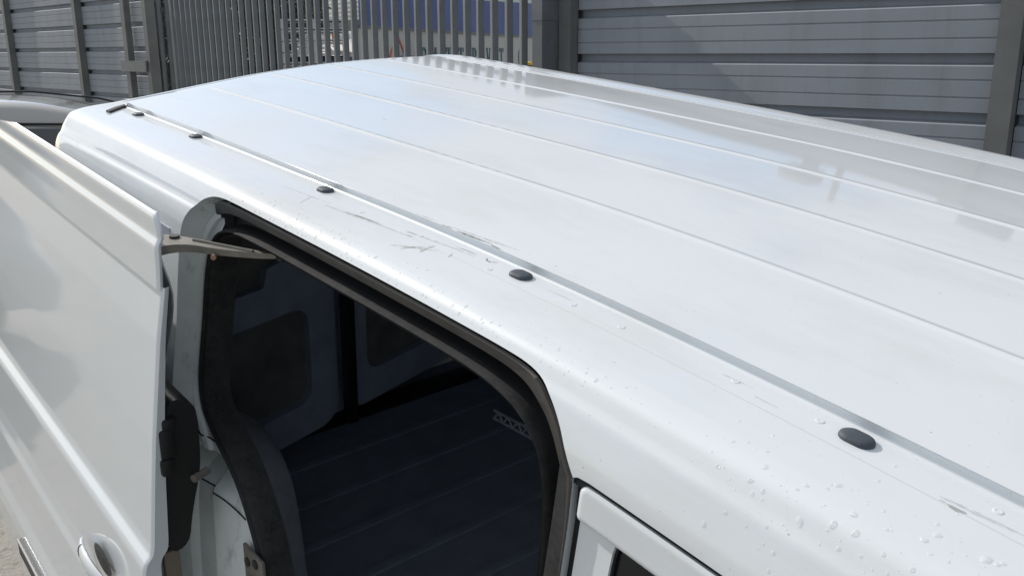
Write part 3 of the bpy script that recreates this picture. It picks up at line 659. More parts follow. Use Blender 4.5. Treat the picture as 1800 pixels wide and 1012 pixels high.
# inner panel of the door: painted pressing, then black trim standing in from it
mb = MB(); zs = np.linspace(1.786, .46, 60); V = []; n = len(zs)
for y, ex in ((Y_D0 + .003, 0), (Y_D0 + .008, .004), (Y_D0 + .05, .012), (Y_D1 - .30, .012)):
    for z in zs: V.append((XS(z) + TH(z) + ex + .012 * math.exp(-((z - 1.66) / .07) ** 2), y + (up_corner(z)[0] - Y_D0 if z > 1.70 else 0) + max(0, (z - 1.74) * .3), z))
mb.add(V, [(i * n + j, i * n + j + 1, (i + 1) * n + j + 1, (i + 1) * n + j) for i in range(3) for j in range(n - 1)]); mb.build('inner_panel', M['jamb'], slide, auto=40)
mb = MB(); pt = chaikin([(-.955, 1.505), (-.915, 1.490), (-.903, 1.468), (-.904, 1.40), (-.908, 1.345), (-.932, 1.262), (-.943, 1.196), (-.985, 1.19), (-.975, 1.30), (-.962, 1.42)], 2, True); n = len(pt)
V = [(x, y, z) for y in (Y_D0 + .010, Y_D0 + .42) for x, z in pt]
mb.add(V, [(j, (j + 1) % n, n + (j + 1) % n, n + j) for j in range(n)] + [tuple(range(n)), tuple(range(2 * n - 1, n - 1, -1))]); mb.build('inner_trim', M['plastic'], slide, auto=40)
mb = MB(); mb.bbox(-.978, -.950, Y_D0 - .003, Y_D0 + .05, 1.392, 1.452, .007); mb.bbox(-.981, -.958, Y_D0 - .006, Y_D0 + .04, 1.362, 1.395, .006); mb.bbox(-.970, -.944, Y_D0 - .002, Y_D0 + .03, 1.448, 1.470, .006)
mb.build('door_latch', M['plastic'], slide)
mb = MB(); mb.tube([(-.925, 1.453, 1.335), (-.893, 1.466, 1.335)], .008, 10); mb.build('door_buffer', M['steel'], slide)
mb = MB(); mb.bbox(-.992, -.962, Y_D0 + .012, Y_D0 + .03, .62, 1.195, .004); mb.build('edge_trim', M['brown'], slide)
# outside handle
def handle():
    y0, y1, z0 = 1.585, 1.800, 1.060; xs = -1.0445
    mb = MB(); k = 34; n = 14; V = []
    for i in range(k):
        t = i / (k - 1); y = y0 + (y1 - y0) * t; e_ = math.sin(math.pi * min(.999, max(.001, .02 + .96 * t)))
        hz = .0025 + .0195 * e_ ** .6; outx = .004 + .024 * e_ ** .5; th = .003 + .006 * e_ ** .5
        for j in range(n): a_ = 2 * math.pi * j / n; V.append((xs - outx - th * math.cos(a_), y, z0 + hz * math.sin(a_) + .004 * e_))
    F = [(i * n + j, i * n + (j + 1) % n, (i + 1) * n + (j + 1) % n, (i + 1) * n + j) for i in range(k - 1) for j in range(n)] + [tuple(range(n)), tuple((k - 1) * n + j for j in range(n))[::-1]]
    mb.add(V, F); mb.build('door_handle', M['door_paint'], slide)
    mb = MB(); k = 28; V = [(xs - .006, 1.672, 1.083)]
    for j in range(k): a_ = 2 * math.pi * j / k; V.append((xs - .0055 + .004 * math.sin(a_) * .6, 1.672 + .055 * math.cos(a_), 1.083 + .024 * math.sin(a_)))
    mb.add(V, [(0, j + 1, (j + 1) % k + 1) for j in range(k)]); mb.build('handle_cup', M['trim'], slide)
    mb = MB(); yy = 1.752; e_ = math.sin(math.pi * .78) ; hz = .0222 * e_ ** .6 + .001; outx = .004 + .024 * e_ ** .5; th = .0075
    mb.tube([(xs - outx - (th + .0012) * math.cos(a_), yy, z0 + .003 + hz * math.sin(a_)) for a_ in np.linspace(-1.6, 1.6, 12)], .0014, 6); mb.build('handle_trim', M['plastic'], slide)
    mb = MB(); P_ = []
    for i in range(22):
        t = .10 + .86 * i / 21; e_ = math.sin(math.pi * t); P_.append((xs - .004 - .024 * e_ ** .5 + .002, y0 + (y1 - y0) * t, z0 - (.0025 + .0195 * e_ ** .6) + .004 * e_ - .0015))
    mb.tube(P_, .0018, 6); mb.build('handle_trim', M['plastic'], slide)
handle()
mb = MB(); V = []
for y in np.linspace(Y_D0, 2.37, 20):
    V += [(-1.084, y, .748), (-1.097, y, .742), (-1.098, y, .700), (-1.086, y, .690)]
mb.add(V, [(i * 4 + j, i * 4 + j + 1, (i + 1) * 4 + j + 1, (i + 1) * 4 + j) for i in range(19) for j in range(3)] + [(76, 77, 78, 79)]); mb.build('rub_strip', M['strip'], slide, auto=30)
mb = MB(); mb.tube([(-1.0965, Y_D0, .7455), (-1.0965, 2.368, .7455)], .0028, 8); mb.build('strip_trim', M['chrome'], slide)
# guide arm from the door's upper corner into the rail
def arm():
    mb = MB()
    top = chaikin([(-.925, 1.560), (-.895, 1.572), (-.868, 1.535), (-.840, 1.475), (-.800, 1.392), (-.778, 1.358)], 2)
    bot = chaikin([(-.925, 1.500), (-.900, 1.500), (-.872, 1.480), (-.850, 1.435), (-.804, 1.376), (-.781, 1.352)], 2)
    zt = 1.768; V = []
    for i_, (a_, b_) in enumerate(zip(top, bot)):
        th_ = .017 - .009 * i_ / (len(top) - 1)
        V += [(a_[0], a_[1], zt), (b_[0], b_[1], zt), (b_[0], b_[1], zt - th_), (a_[0], a_[1], zt - th_)]
    n = len(top); F = [(i * 4 + j, i * 4 + (j + 1) % 4, (i + 1) * 4 + (j + 1) % 4, (i + 1) * 4 + j) for i in range(n - 1) for j in range(4)] + [(0, 1, 2, 3), ((n - 1) * 4 + 3, (n - 1) * 4 + 2, (n - 1) * 4 + 1, (n - 1) * 4)]
    mb.add(V, F); g = mb.build('guide_arm', M['steel'], slide, auto=30)
    mb = MB(); a_ = Vector((-.862, 1.500, zt + .001)); b_ = Vector((-.806, 1.384, zt + .001)); mb.tube([a_, b_], .003, 6); mb.build('arm_bead', M['steel'], g)
    mb = MB(); mb.tube([(-.882, 1.535, zt), (-.882, 1.535, zt + .004)], .009, 16); mb.build('arm_rivet', M['trim'], g)
    mb = MB(); mb.tube([(-.853, 1.436, zt - .013), (-.857, 1.431, zt - .013)], .0048, 14); mb.build('arm_bolt', M['rust'], g)
    mb = MB(); mb.tube([(-.774, 1.345, zt + .010), (-.774, 1.345, zt - .010)], .008, 16); mb.build('arm_roller', M['plastic'], g)
arm()

# ---- front door
def front_door():
    fd = bpy.data.objects.new('front_door', None); COL.objects.link(fd); fd.parent = van
    gap = .0042
    def sheet(name, y0, y1, s0, s1, off, m, inset_edges=.002, rad=.012, parent=fd, ret=.010):
        # rounded quad on the body surface, slightly domed edges
        ys = np.concatenate([y0 + np.linspace(0, .02, 7)[:-1], np.linspace(y0 + .02, y1 - .02, 70), y1 - np.linspace(.02, 0, 7)[1:]])
        sss = np.concatenate([s0 + np.linspace(0, .02, 7)[:-1], np.linspace(s0 + .02, s1 - .01, 10), s1 - np.linspace(.01, 0, 5)[1:]])
        V = []
        for y in ys:
            for s in sss:
                e1 = min(y - y0, y1 - y); e2 = s - s0; e3 = s1 - s
                dd = 0
                for e_ in (e1, e2, e3):
                    if e_ < .005: dd += .0024 * (1 - e_ / .005) ** 2
                # round the upper rear corner
                yy, s_ = y, s
                cy, cs = y1 - rad, s0 + rad
                if y > cy and s < cs:
                    q = np.array([(y - cy) / rad, (cs - s) / rad]); mxq = max(q); L_ = np.linalg.norm(q) + 1e-9; q = q / L_ * mxq
                    yy, s_ = cy + q[0] * rad, cs - q[1] * rad
                V.append(S(yy, s_) + Sn(yy, s_) * _sg * (off - dd))
        n = len(sss); F = [(i * n + j, (i + 1) * n + j, (i + 1) * n + j + 1, i * n + j + 1) for i in range(len(ys) - 1) for j in range(n - 1)]
        # returns
        b = len(V); per = [i * n for i in range(len(ys))] + [(len(ys) - 1) * n + j for j in range(1, n)] + [i * n + n - 1 for i in range(len(ys) - 2, -1, -1)]
        for idx in per:
            y = ys[idx // n]; s = sss[idx % n]; P = np.array(V[idx]) - Sn(y, s) * _sg * ret; V.append(P)
        F += [(per[i], per[i + 1], b + i + 1, b + i) for i in range(len(per) - 1)]
        return mesh_obj(name, V, F, m, parent, True, auto=45)
    s_top = FD_TOP + .0065
    s_lip = FD_TOP + .0480
    sheet('door_flange', -.34, .5625, s_top, s_lip, -.0005, M['paint'])
    # pillar and skin below the flange, with the window cut out
    s0 = s_lip - .006; yb = .560
    s_w = s_lip - .002; s_sill = s_of_z(.2, 1.22); s_bot = s_of_z(.2, .45)
    outer = np.vstack([[(-.41, s0), (yb, s0)], [(yb - .0, s) for s in np.arange(s0 + .02, s_bot, .02)], [(y, s_bot) for y in np.arange(yb, -.41, -.03)], [(-.41, s) for s in np.arange(s_bot, s0, -.02)]])
    hole_ = resample(chaikin(np.array([(.514, s_w + .006), (.514, s_sill), (-.34, s_sill), (-.34, s_w + .12), (-.26, s_w + .016), (.42, s_w + .004), (.505, s_w + .004)]), 2, True), .012, True)
    top = [(y, s0) for y in np.arange(-.41, yb, .02)]; outer = np.vstack([top, outer[1:]])
    gy, gs = np.meshgrid(np.arange(-.40, yb, .02), np.arange(s0 + .006, s_bot, .014)); vv, ff = panel(outer, [hole_], np.stack([gy.ravel(), gs.ravel()], 1))
    rec = lambda y, s: -.0075 + .004 * np.clip((s - s_w - .2) / .1, 0, 1)
    P = S(vv[:, 0], vv[:, 1]) + Sn(vv[:, 0], vv[:, 1]) * _sg * rec(vv[:, 0], vv[:, 1])[:, None]; Nn = Sn(vv[:, 0], vv[:, 1]) * _sg
    c = np.cross(P[ff[:, 1]] - P[ff[:, 0]], P[ff[:, 2]] - P[ff[:, 0]]); fl = (c * Nn[ff[:, 0]]).sum(1) < 0; ff = ff.copy(); ff[fl] = ff[fl][:, ::-1]
    V = [tuple(p) for p in P]; F = [tuple(f) for f in ff]
    # edge returns of skin and window
    for L_, dep in ((outer, .02), (hole_, .016)):
        b = len(V); k = len(L_)
        base = 0 if L_ is outer else len(outer)
        for i in range(k): V.append(tuple(P[base + i] - Nn[base + i] * dep))
        F += [(base + i, base + (i + 1) % k, b + (i + 1) % k, b + i) for i in range(k)]
    mesh_obj('door_skin', V, F, M['paint'], fd, True, auto=40)
    wo = resample(hole_, .02, True); gy, gs = np.meshgrid(np.arange(-.33, .52, .04), np.arange(s_w, s_sill, .04)); vv, ff = panel(wo, [], np.stack([gy.ravel(), gs.ravel()], 1))
    P = S(vv[:, 0], vv[:, 1]) - Sn(vv[:, 0], vv[:, 1]) * _sg * .0155
    mesh_obj('door_window', P, ff[:, ::-1], M['glass'], fd, True)
    mb = MB(); k = len(wo)
    ring_ = [S(p[0], p[1]) - Sn(p[0], p[1]) * _sg * .0125 for p in np.vstack([wo, wo[:1]])]; mb.tube(ring_, .0020, 6, cap=False); mb.build('window_seal', M['rubber'], fd)
    # dark backing pillar behind the door's rear edge
    mb = MB(); V = []
    for s in np.linspace(FD_TOP + .006, s_bot, 30):
        p = S(.566, s); V += [(p[0] + .012, .545, p[2]), (p[0] + .016, .585, p[2]), (p[0] + .020, .612, p[2]), (p[0] + .05, .63, p[2])]
    mb.add(V, [(i * 4 + j, i * 4 + j + 1, (i + 1) * 4 + j + 1, (i + 1) * 4 + j) for i in range(29) for j in range(3)]); mb.build('pillar_trim', M['rubber'], van, auto=40)
front_door()

# ---- nose, windscreen, wheels (beyond the right edge of the picture)
def nose():
    hw = lambda z: .65 + float(np.interp(float(zr(-.65, Y_F)) - z, PP[:, 1], PP[:, 0]))
    zt = float(zr(0, Y_F)) - .02
    sec = [(Y_F + .006, zt - .004, .66), (-.75, 1.70, .70), (-1.05, 1.42, .78), (-1.32, 1.17, .86), (-1.62, 1.06, .90), (-1.95, .94, .88), (-2.08, .78, .84), (-2.12, .55, .80), (-2.08, .36, .76)]
    V = []; n = 13
    for y, z, w in sec:
        for k in range(n): t = -1 + 2 * k / (n - 1); V.append((w * t, y + .10 * (t * t) * (1 if z < 1.6 else .2), z - .03 * t * t))
    F = [(i * n + j, i * n + j + 1, (i + 1) * n + j + 1, (i + 1) * n + j) for i in range(3, len(sec) - 1) for j in range(n - 1)]
    mb = MB(); mb.add(V, F); mb.build('bonnet', M['paint'], van)
    mb = MB(); mb.add(V[:4 * n], [(i * n + j, i * n + j + 1, (i + 1) * n + j + 1, (i + 1) * n + j) for i in range(3) for j in range(n - 1)]); mb.build('windscreen', M['glass'], van)
    for sx in (-1, 1):
        mb = MB(); Vs = []
        e_ = [V[i * n + (0 if sx < 0 else n - 1)] for i in range(len(sec))]
        for x, y, z in e_: Vs += [(x, y, z), (sx * min(.99, hw(max(.42, min(z, 1.7)) - .3)), y + .06, min(z, max(.42, z - .25))), (sx * .95, max(y, -2.0) + .08, .42)]
        mb.add(Vs, [(i * 3 + j, i * 3 + j + 1, (i + 1) * 3 + j + 1, (i + 1) * 3 + j) for i in range(len(sec) - 1) for j in range(2)]); mb.build('front_wing', M['paint'], van)
        mb = MB(); mb.bbox(sx * .80 - .12, sx * .80 + .12, -2.14, -1.96, .70, .88, .03); mb.build('headlamp', M['lamp'], van)
    mb = MB(); mb.bbox(-.90, .90, -2.16, -1.9, .34, .62, .05); mb.build('bumper', M['plastic'], van); mb = MB(); mb.bbox(-.92, .92, 2.60, 2.72, .38, .62, .04); mb.build('bumper', M['plastic'], van)
    mb = MB(); mb.box(-.93, .93, -1.9, 2.5, .30, .42); mb.build('underbody', M['plastic'], van, False)
nose()
def wheel(parent, x, y, r, w, side):
    wh = bpy.data.objects.new('wheel', None); COL.objects.link(wh); wh.parent = parent; wh.location = (x, y, r)
    mb = MB(); n = 40; prf = [(.62, -.5), (.70, -.55), (.93, -.5), (1.0, -.35), (1.0, .35), (.93, .5), (.70, .55), (.62, .5)]; V = []
    for j in range(n):
        a_ = 2 * math.pi * j / n
        for rr, xx in prf: V.append((xx * w, r * rr * math.cos(a_), r * rr * math.sin(a_)))
    k = len(prf); mb.add(V, [(j * k + i, ((j + 1) % n) * k + i, ((j + 1) % n) * k + (i + 1) % k, j * k + (i + 1) % k) for j in range(n) for i in range(k)]); mb.build('tyre', M['tyre'], wh, auto=40)
    mb = MB(); mb.tube([(side * w * .15, 0, 0), (side * w * .45, 0, 0)], [r * .63, r * .60], 32); mb.tube([(side * w * .45, 0, 0), (side * w * .52, 0, 0)], [r * .18, r * .15], 16)
    for q in range(8): a_ = q * math.pi / 4; mb.tube([(side * w * .46, r * .2 * math.cos(a_), r * .2 * math.sin(a_)), (side * w * .44, r * .58 * math.cos(a_), r * .58 * math.sin(a_))], r * .06, 6)
    mb.build('rim', M['rim'], wh)
for sx in (-1, 1):
    for y in (-1.35, 1.92): wheel(van, sx * .86, y, .32, .21, sx)
for sx, y in ((-1, 2.50), (1, 2.93)):
    mb = MB(); mb.bbox(sx * .80 - .05, sx * .80 + .05, y - .02, y + .035, 1.0, 1.45, .015); mb.build('tail_lamp', M['red_lamp'], van)
# small black seal closing the rear end of the gutter ledge
mb = MB(); V = []
for t in np.linspace(0, 1, 10):
    ss_ = .011 + .062 * t; n_ = Sn(2.44, ss_) * _sg
    for hh, dy in ((.0004, -.016), (.0050, -.012), (.0050, .010), (.0004, .016)): V.append(S(2.474 - .075 * t + dy, ss_) + n_ * hh)
mb.add(V, [(i * 4 + j, i * 4 + j + 1, (i + 1) * 4 + j + 1, (i + 1) * 4 + j) for i in range(9) for j in range(3)] + [(0, 1, 2, 3), (39, 38, 37, 36)]); mb.build('gutter_end_seal', M['gap'], van)

# ---- water drops left on the shoulder: one uncountable sprinkle
def drops():
    mb = MB(); base = []
    big = [(.4295,.1295,9,.883),(.3869,.1381,11,.859),(.4192,.1199,7,.885),(.3999,.1178,8,.878),(.3485,.1327,11,.847),(.331,.1103,14,.857),(.3343,.1659,13,.827),(.3098,.1606,6,.818),(.3083,.1541,13,.82),(.2895,.1509,13,.815),(.2959,.1691,9,.813),(.3433,.2002,8,.838),(.3011,.1349,14,.828),(.4132,.213,10,.872),(.2875,.1113,8,.841),(.2481,.1188,14,.824),(.2443,.1038,14,.835),(.2066,.1006,19,.828),(.1985,.0990,11,.828),(.2365,.1306,8,.812),(.3171,.0385,8,.909),(.3139,.0739,9,.879),(.375,.1606,9,.843),(.3823,.167,8,.846),(.3901,.1584,8,.85),(.3971,.1927,7,.857),(.3572,.1841,6,.837),(.2774,.1649,7,.808),(.2538,.1659,6,.8),(.2391,.1531,9,.799),(.3413,.2162,7,.844),(.2481,.061,6,.871),(.2738,.1306,9,.823),(.1962,.0942,11,.831),(.2184,.1092,6,.824),(.2514,.0899,8,.847),(.5928,.1477,9,.961),(.6095,.1456,6,.972),(.5882,.137,4,.963),(.686,.1424,5,1.022),(.6941,.1274,5,1.035),(.6134,.1392,4,.977),(.6653,.1327,6,1.013),(.4908,.1488,4,.902),(.7685,.1477,6,1.076),(.7551,.1456,6,1.067),(.8215,.1445,8,1.115),(.8399,.152,6,1.126),(.7844,.1499,5,1.086),(.7783,.1531,5,1.08)]
    for y, s, px, dist in big: base.append((y, s, px * .5 * dist / 1600 * .92))
    for _ in range(110):    # front cluster
        y = random.uniform(.13, .46); s = random.gauss(.155, .045)
        if .055 < s < .235: base.append((y, s, random.choice([.0006, .0008, .001, .0013, .0018])))
    for _ in range(150):    # band above the opening
        y = random.betavariate(2, 2) * .75 + .78; s = min(.163, random.gauss(.142, .016) + .012 * (y - 1.1))
        if s > .09: base.append((y, s, random.choice([.0005, .0007, .0009, .0012, .0016, .0021])))
    for _ in range(40):
        y = random.uniform(.5, .80); s = random.gauss(.145, .02); base.append((y, min(.160, s), random.choice([.0006, .0009, .0012])))
    for y, s, r in base:
        if y > .565 and s > .163: continue
        T = frame_at(y, s, 0.0); n = 12; V = []; F = []; ex = random.uniform(1.0, 1.25); ph = random.uniform(0, 6.28)
        wob = [1 + .10 * math.sin(2 * (2 * math.pi * j / n) + ph) + .05 * math.sin(3 * (2 * math.pi * j / n) + 2 * ph) for j in range(n)]
        rings = ((1.0, -.03), (1.0, .10), (.93, .25), (.76, .40), (.50, .50), (.22, .55))
        for sc, hh in rings:
            for j in range(n):
                a_ = 2 * math.pi * j / n; V.append(T @ Vector((r * sc * wob[j] * math.cos(a_) * ex, r * sc * wob[j] * math.sin(a_) / ex, r * hh * .78)))
        k = len(rings); F = [(i * n + j, i * n + (j + 1) % n, (i + 1) * n + (j + 1) % n, (i + 1) * n + j) for i in range(k - 1) for j in range(n)] + [tuple((k - 1) * n + j for j in range(n)), tuple(range(n - 1, -1, -1))]
        mb.add(V, F)
    # a few on the front door flange and pillar
    o = mb.build('water_drops', M['water'], None, auto=None); o.matrix_world = VM
    setp(o, 'small clear water drops scattered on the white shoulder of the van', 'water drops', kind='stuff')
drops()

# ================================================================== BOUNDARY: barrier walls, palisade gate
q_ = math.sqrt(.5)
FM = Matrix(((q_, q_, 0, q_ * 4.67), (-q_, q_, 0, q_ * 4.67), (0, 0, 1, 0), (0, 0, 0, 1)))   # local x to the right along the wall, y away, z up
WT = 2.90
def slat_profile(off, z0, z1):
    """(y, z) outline of the stacked slats, from top to bottom"""
    P = [(0, z1)]; k = math.floor((z1 - off) / .275)
    while True:
        g = off + k * .275
        if g - .03 < z0: break
        if g + .03 < z1:
            P += [(0, g + .026), (.045, g + .022), (.046, g - .020), (.006, g - .030), (0, g - .035)]
        for h in (.275 * .36, .275 * .66):
            q = g - h
            if q - .01 > z0: P += [(0, q + .005), (.005, q + .002), (.005, q - .002), (0, q - .005)]
        k -= 1
    P.append((0, z0)); return P
def wall_run(nm, label, ts, off, pw=.10, pd=.08, WT=WT, skip=()):
    root = empty(nm, label, 'barrier wall', 'grey barrier walls either side of the gate', FM)
    for a_, b_ in zip(ts[:-1], ts[1:]):
        lo, hi = -max(a_, b_) + pw / 2, -min(a_, b_) - pw / 2
        P = slat_profile(off, 0.0, WT); mb = MB(); V = []; xs = np.linspace(lo, hi, 9); 
        for x in xs: V += [(x, y + .003 * math.sin(x * 3.1 + z * 2.3), z) for y, z in P]
        n = len(P); F = [(i * n + j, i * n + j + 1, (i + 1) * n + j + 1, (i + 1) * n + j) for i in range(len(xs) - 1) for j in range(n - 1)]
        mb.add(V, F); mb.box(lo, hi, .05, .06, 0, WT); mb.build('slat_panel', M['slat'], root, auto=20)
        mb = MB(); mb.bbox(lo, hi, -.02, .055, WT, WT + .03, .006); mb.build('capping', M['galv'], root)
    for t in ts:
        if t in skip: continue
        mb = MB(); mb.box(-t - pw / 2, -t + pw / 2, -pd, -pd + .012, 0, WT + .05); mb.box(-t - .006, -t + .006, -pd + .0121, .059, 0, WT + .048); mb.box(-t - pw / 2, -t + pw / 2, .06, .072, 0, WT + .05)
        mb.box(-t + pw / 2 - .014, -t + pw / 2 - .004, -pd + .0122, .0, 0, WT + .045); mb.build('wall_post', M['post'], root, False)
    return root
rw = wall_run('barrier_wall', 'grey slatted metal wall right of the gate, stained dark in its grooves', [4.10, 1.42, -1.30, -4.02, -6.74], 2.215)
lw = wall_run('barrier_wall', 'grey slatted metal wall left of the gate, behind the silver car', [10.42, 12.42, 15.12, 17.85, 20.57, 23.3, 26.0], 2.305, .10, .085, 3.75, (10.42,))
# floodlight and stub pole on top of the right wall (seen mirrored in the roof)
fl = empty('security_light', 'grey hooded light on a short pole on top of the wall', 'security light', matrix=FM)
mb = MB(); mb.tube([(-2.05, .02, WT + .02), (-2.05, .02, WT + .34)], .022, 10); mb.build('pole', M['post'], fl)
mb = MB(); mb.bbox(-2.38, -2.16, -.07, .10, WT + .11, WT + .25, .02, T=Matrix.Rotation(0, 4, 'Y')); mb.bbox(-2.27, -2.19, -.02, .05, WT + .02, WT + .15, .01); mb.build('lamp_head', M['post'], fl)
sb = empty('wall_top_box', 'small grey box on top of the wall beside a post', 'wall top box', matrix=FM)  # plain box added for the mirrored block taken as the post's top
mb = MB(); mb.bbox(-1.36, -1.10, -.03, .06, WT + .031, WT + .17, .008); mb.build('box_body', M['galv'], sb)
# gate posts
gp = empty('gate_post', 'deep galvanised gate post where the slatted wall begins at the right', 'gate post', matrix=FM)
mb = MB(); mb.box(-4.245, -4.155, -.235, -.005, 0, 1.0); mb.box(-4.243, -4.157, -.233, -.007, 1.0, 2.45); mb.box(-4.247, -4.153, -.237, -.003, 2.45, WT + .08); mb.build('post_box', M['galv'], gp, False)
mb = MB(); mb.box(-4.315, -4.275, -.10, -.06, 0, WT); mb.build('slam_bar', M['galv'], gp, False)
mb = MB(); mb.tube([(-4.156, -.17, 2.33), (-4.150, -.17, 2.33)], .008, 8); mb.build('bolt', M['post'], gp)
gl = empty('gate_post', 'dark square gate post at the left end of the palings', 'gate post', matrix=FM)
mb = MB(); mb.box(-10.36, -10.27, -.11, 0, 0, WT + .1); mb.build('post_box', M['post'], gl, False)
mb = MB(); mb.box(-10.90, -10.80, -.125, -.10, 0, WT + .1); mb.box(-10.897, -10.803, -.099, -.05, 0, WT + .09); mb.build('frame_bar', M['post'], gl, False)
mb = MB(); mb.box(-11.0, -10.33, -.138, -.128, 2.05, 2.165); mb.box(-10.998, -10.332, -.137, -.10, 2.166, 2.172); mb.build('bracket', M['galv'], gl, False)
# palings
def pale_mesh(h):
    pr = [(-.029, .004), (-.028, -.004), (-.026, -.020), (-.016, -.0235), (.004, -.028), (.009, -.027), (.026, -.002), (.029, .004)]
    mb = MB(); n = len(pr); V = []
    for z, sc in ((0, 1), (h - .05, 1), (h, .30)):
        for x, y in pr: V.append((x * sc, y, z))
    F = [(i * n + j, i * n + j + 1, (i + 1) * n + j + 1, (i + 1) * n + j) for i in range(2) for j in range(n - 1)]
    mb.add(V, F)
    # back faces so the strip has thickness
    V2 = [(x, y + .003, z) for x, y, z in V]; mb.add(V2, [f[::-1] for f in F]); return mb
pg = empty('palisade_gate', 'grey steel palisade of upright palings between the two slatted walls', 'palisade gate', matrix=FM)
p0 = None; k = 0; t = 4.535
while t < 9.75:
    if p0 is None: o = p0 = pale_mesh(2.93).build('pale', M['galv'], pg, auto=18)
    else: o = p0.copy(); COL.objects.link(o); o.parent = pg
    o.location = (-t, -.01 + .002 * math.sin(k * 1.7), .08); o.rotation_euler = (0, 0, random.gauss(0, .012)); t += .1445 - .00062 * k; k += 1
for z_ in (2.86, .70): mb = MB(); mb.box(-9.80, -4.40, .0, .045, z_, z_ + .05); mb.build('rail', M['galv'], pg, False)
for x_ in (-9.86, -4.40): mb = MB(); mb.box(x_, x_ + .055, -.03, .05, 0, 2.95); mb.build('stile', M['galv'], pg, False)
# the second leaf, folded back away from the yard
lf = empty('palisade_gate', 'short palisade leaf folded back behind the dark left gate post', 'palisade gate', matrix=FM)
for i in range(8):
    o = p0.copy(); COL.objects.link(o); o.parent = lf; o.location = (-10.30 + .03 * (i % 2), .06 + .085 * i, .08); o.rotation_euler = (0, 0, R(75) + random.gauss(0, .05))
for z_ in (2.70, .70): mb = MB(); mb.box(-10.34, -10.30, .02, .80, z_, z_ + .05); mb.build('rail', M['galv'], lf, False)
for b_ in ((-10.37, -10.30, .80, .86), (-10.06, -9.99, .25, .31)): mb = MB(); mb.box(*b_, 0, 2.9); mb.build('stile', M['galv'], lf, False)

# ================================================================== BEYOND THE FENCE
def at(px, Y, z=None, py=None):
    x = (px - 900) / 1652 * Y; return Vector((x, Y, z if z is not None else 2.25 + (93 - py) / 1650 * Y))
# site hoarding: blue sheeting over a pale band with lettering
M['blue'] = mat('blue_sheet', (0.045, 0.075, 0.26), 0.5, noise=(1.2, .12, 4), bump=(1.3, .02))
M['band'] = mat('pale_band', (0.47, 0.455, 0.43), 0.6, noise=(2, .05, 4))
M['teal'] = mat('teal_letters', (0.03, 0.12, 0.17), 0.5)
M['orange'] = mat('orange_line', (0.62, 0.16, 0.06), 0.5)
ta_ = R(15.5); TX = Matrix(((math.sin(ta_), -math.cos(ta_), 0, -2.11), (math.cos(ta_), math.sin(ta_), 0, 13.0), (0, 0, 1, 0), (0, 0, 0, 1)))
tr = empty('hoarding', 'tall blue hoarding with a pale lettered band along its foot, beyond the palings', 'hoarding', matrix=TX)
mb = MB(); V = []; nx = 90
for i in range(nx + 1):
    x = 15 * i / nx
    for q in (0, .4, .8, 1): z = 2.62 + q * (.42 + .033 * x); V.append((x, -.03 + .012 * math.sin(x * 4.3 + z) * (0 < q < 1), z))
mb.add(V, [(i * 4 + j, (i + 1) * 4 + j, (i + 1) * 4 + j + 1, i * 4 + j + 1) for i in range(nx) for j in range(3)]); mb.build('blue_sheeting', M['blue'], tr)
mb = MB(); mb.box(.01, 14.99, -.022, .059, .30, 2.585); mb.build('pale_band', M['band'], tr, False)
mb = MB(); mb.box(-.02, 15.02, -.05, .07, 2.585, 2.62); mb.build('joint_rail', M['galv'], tr, False)
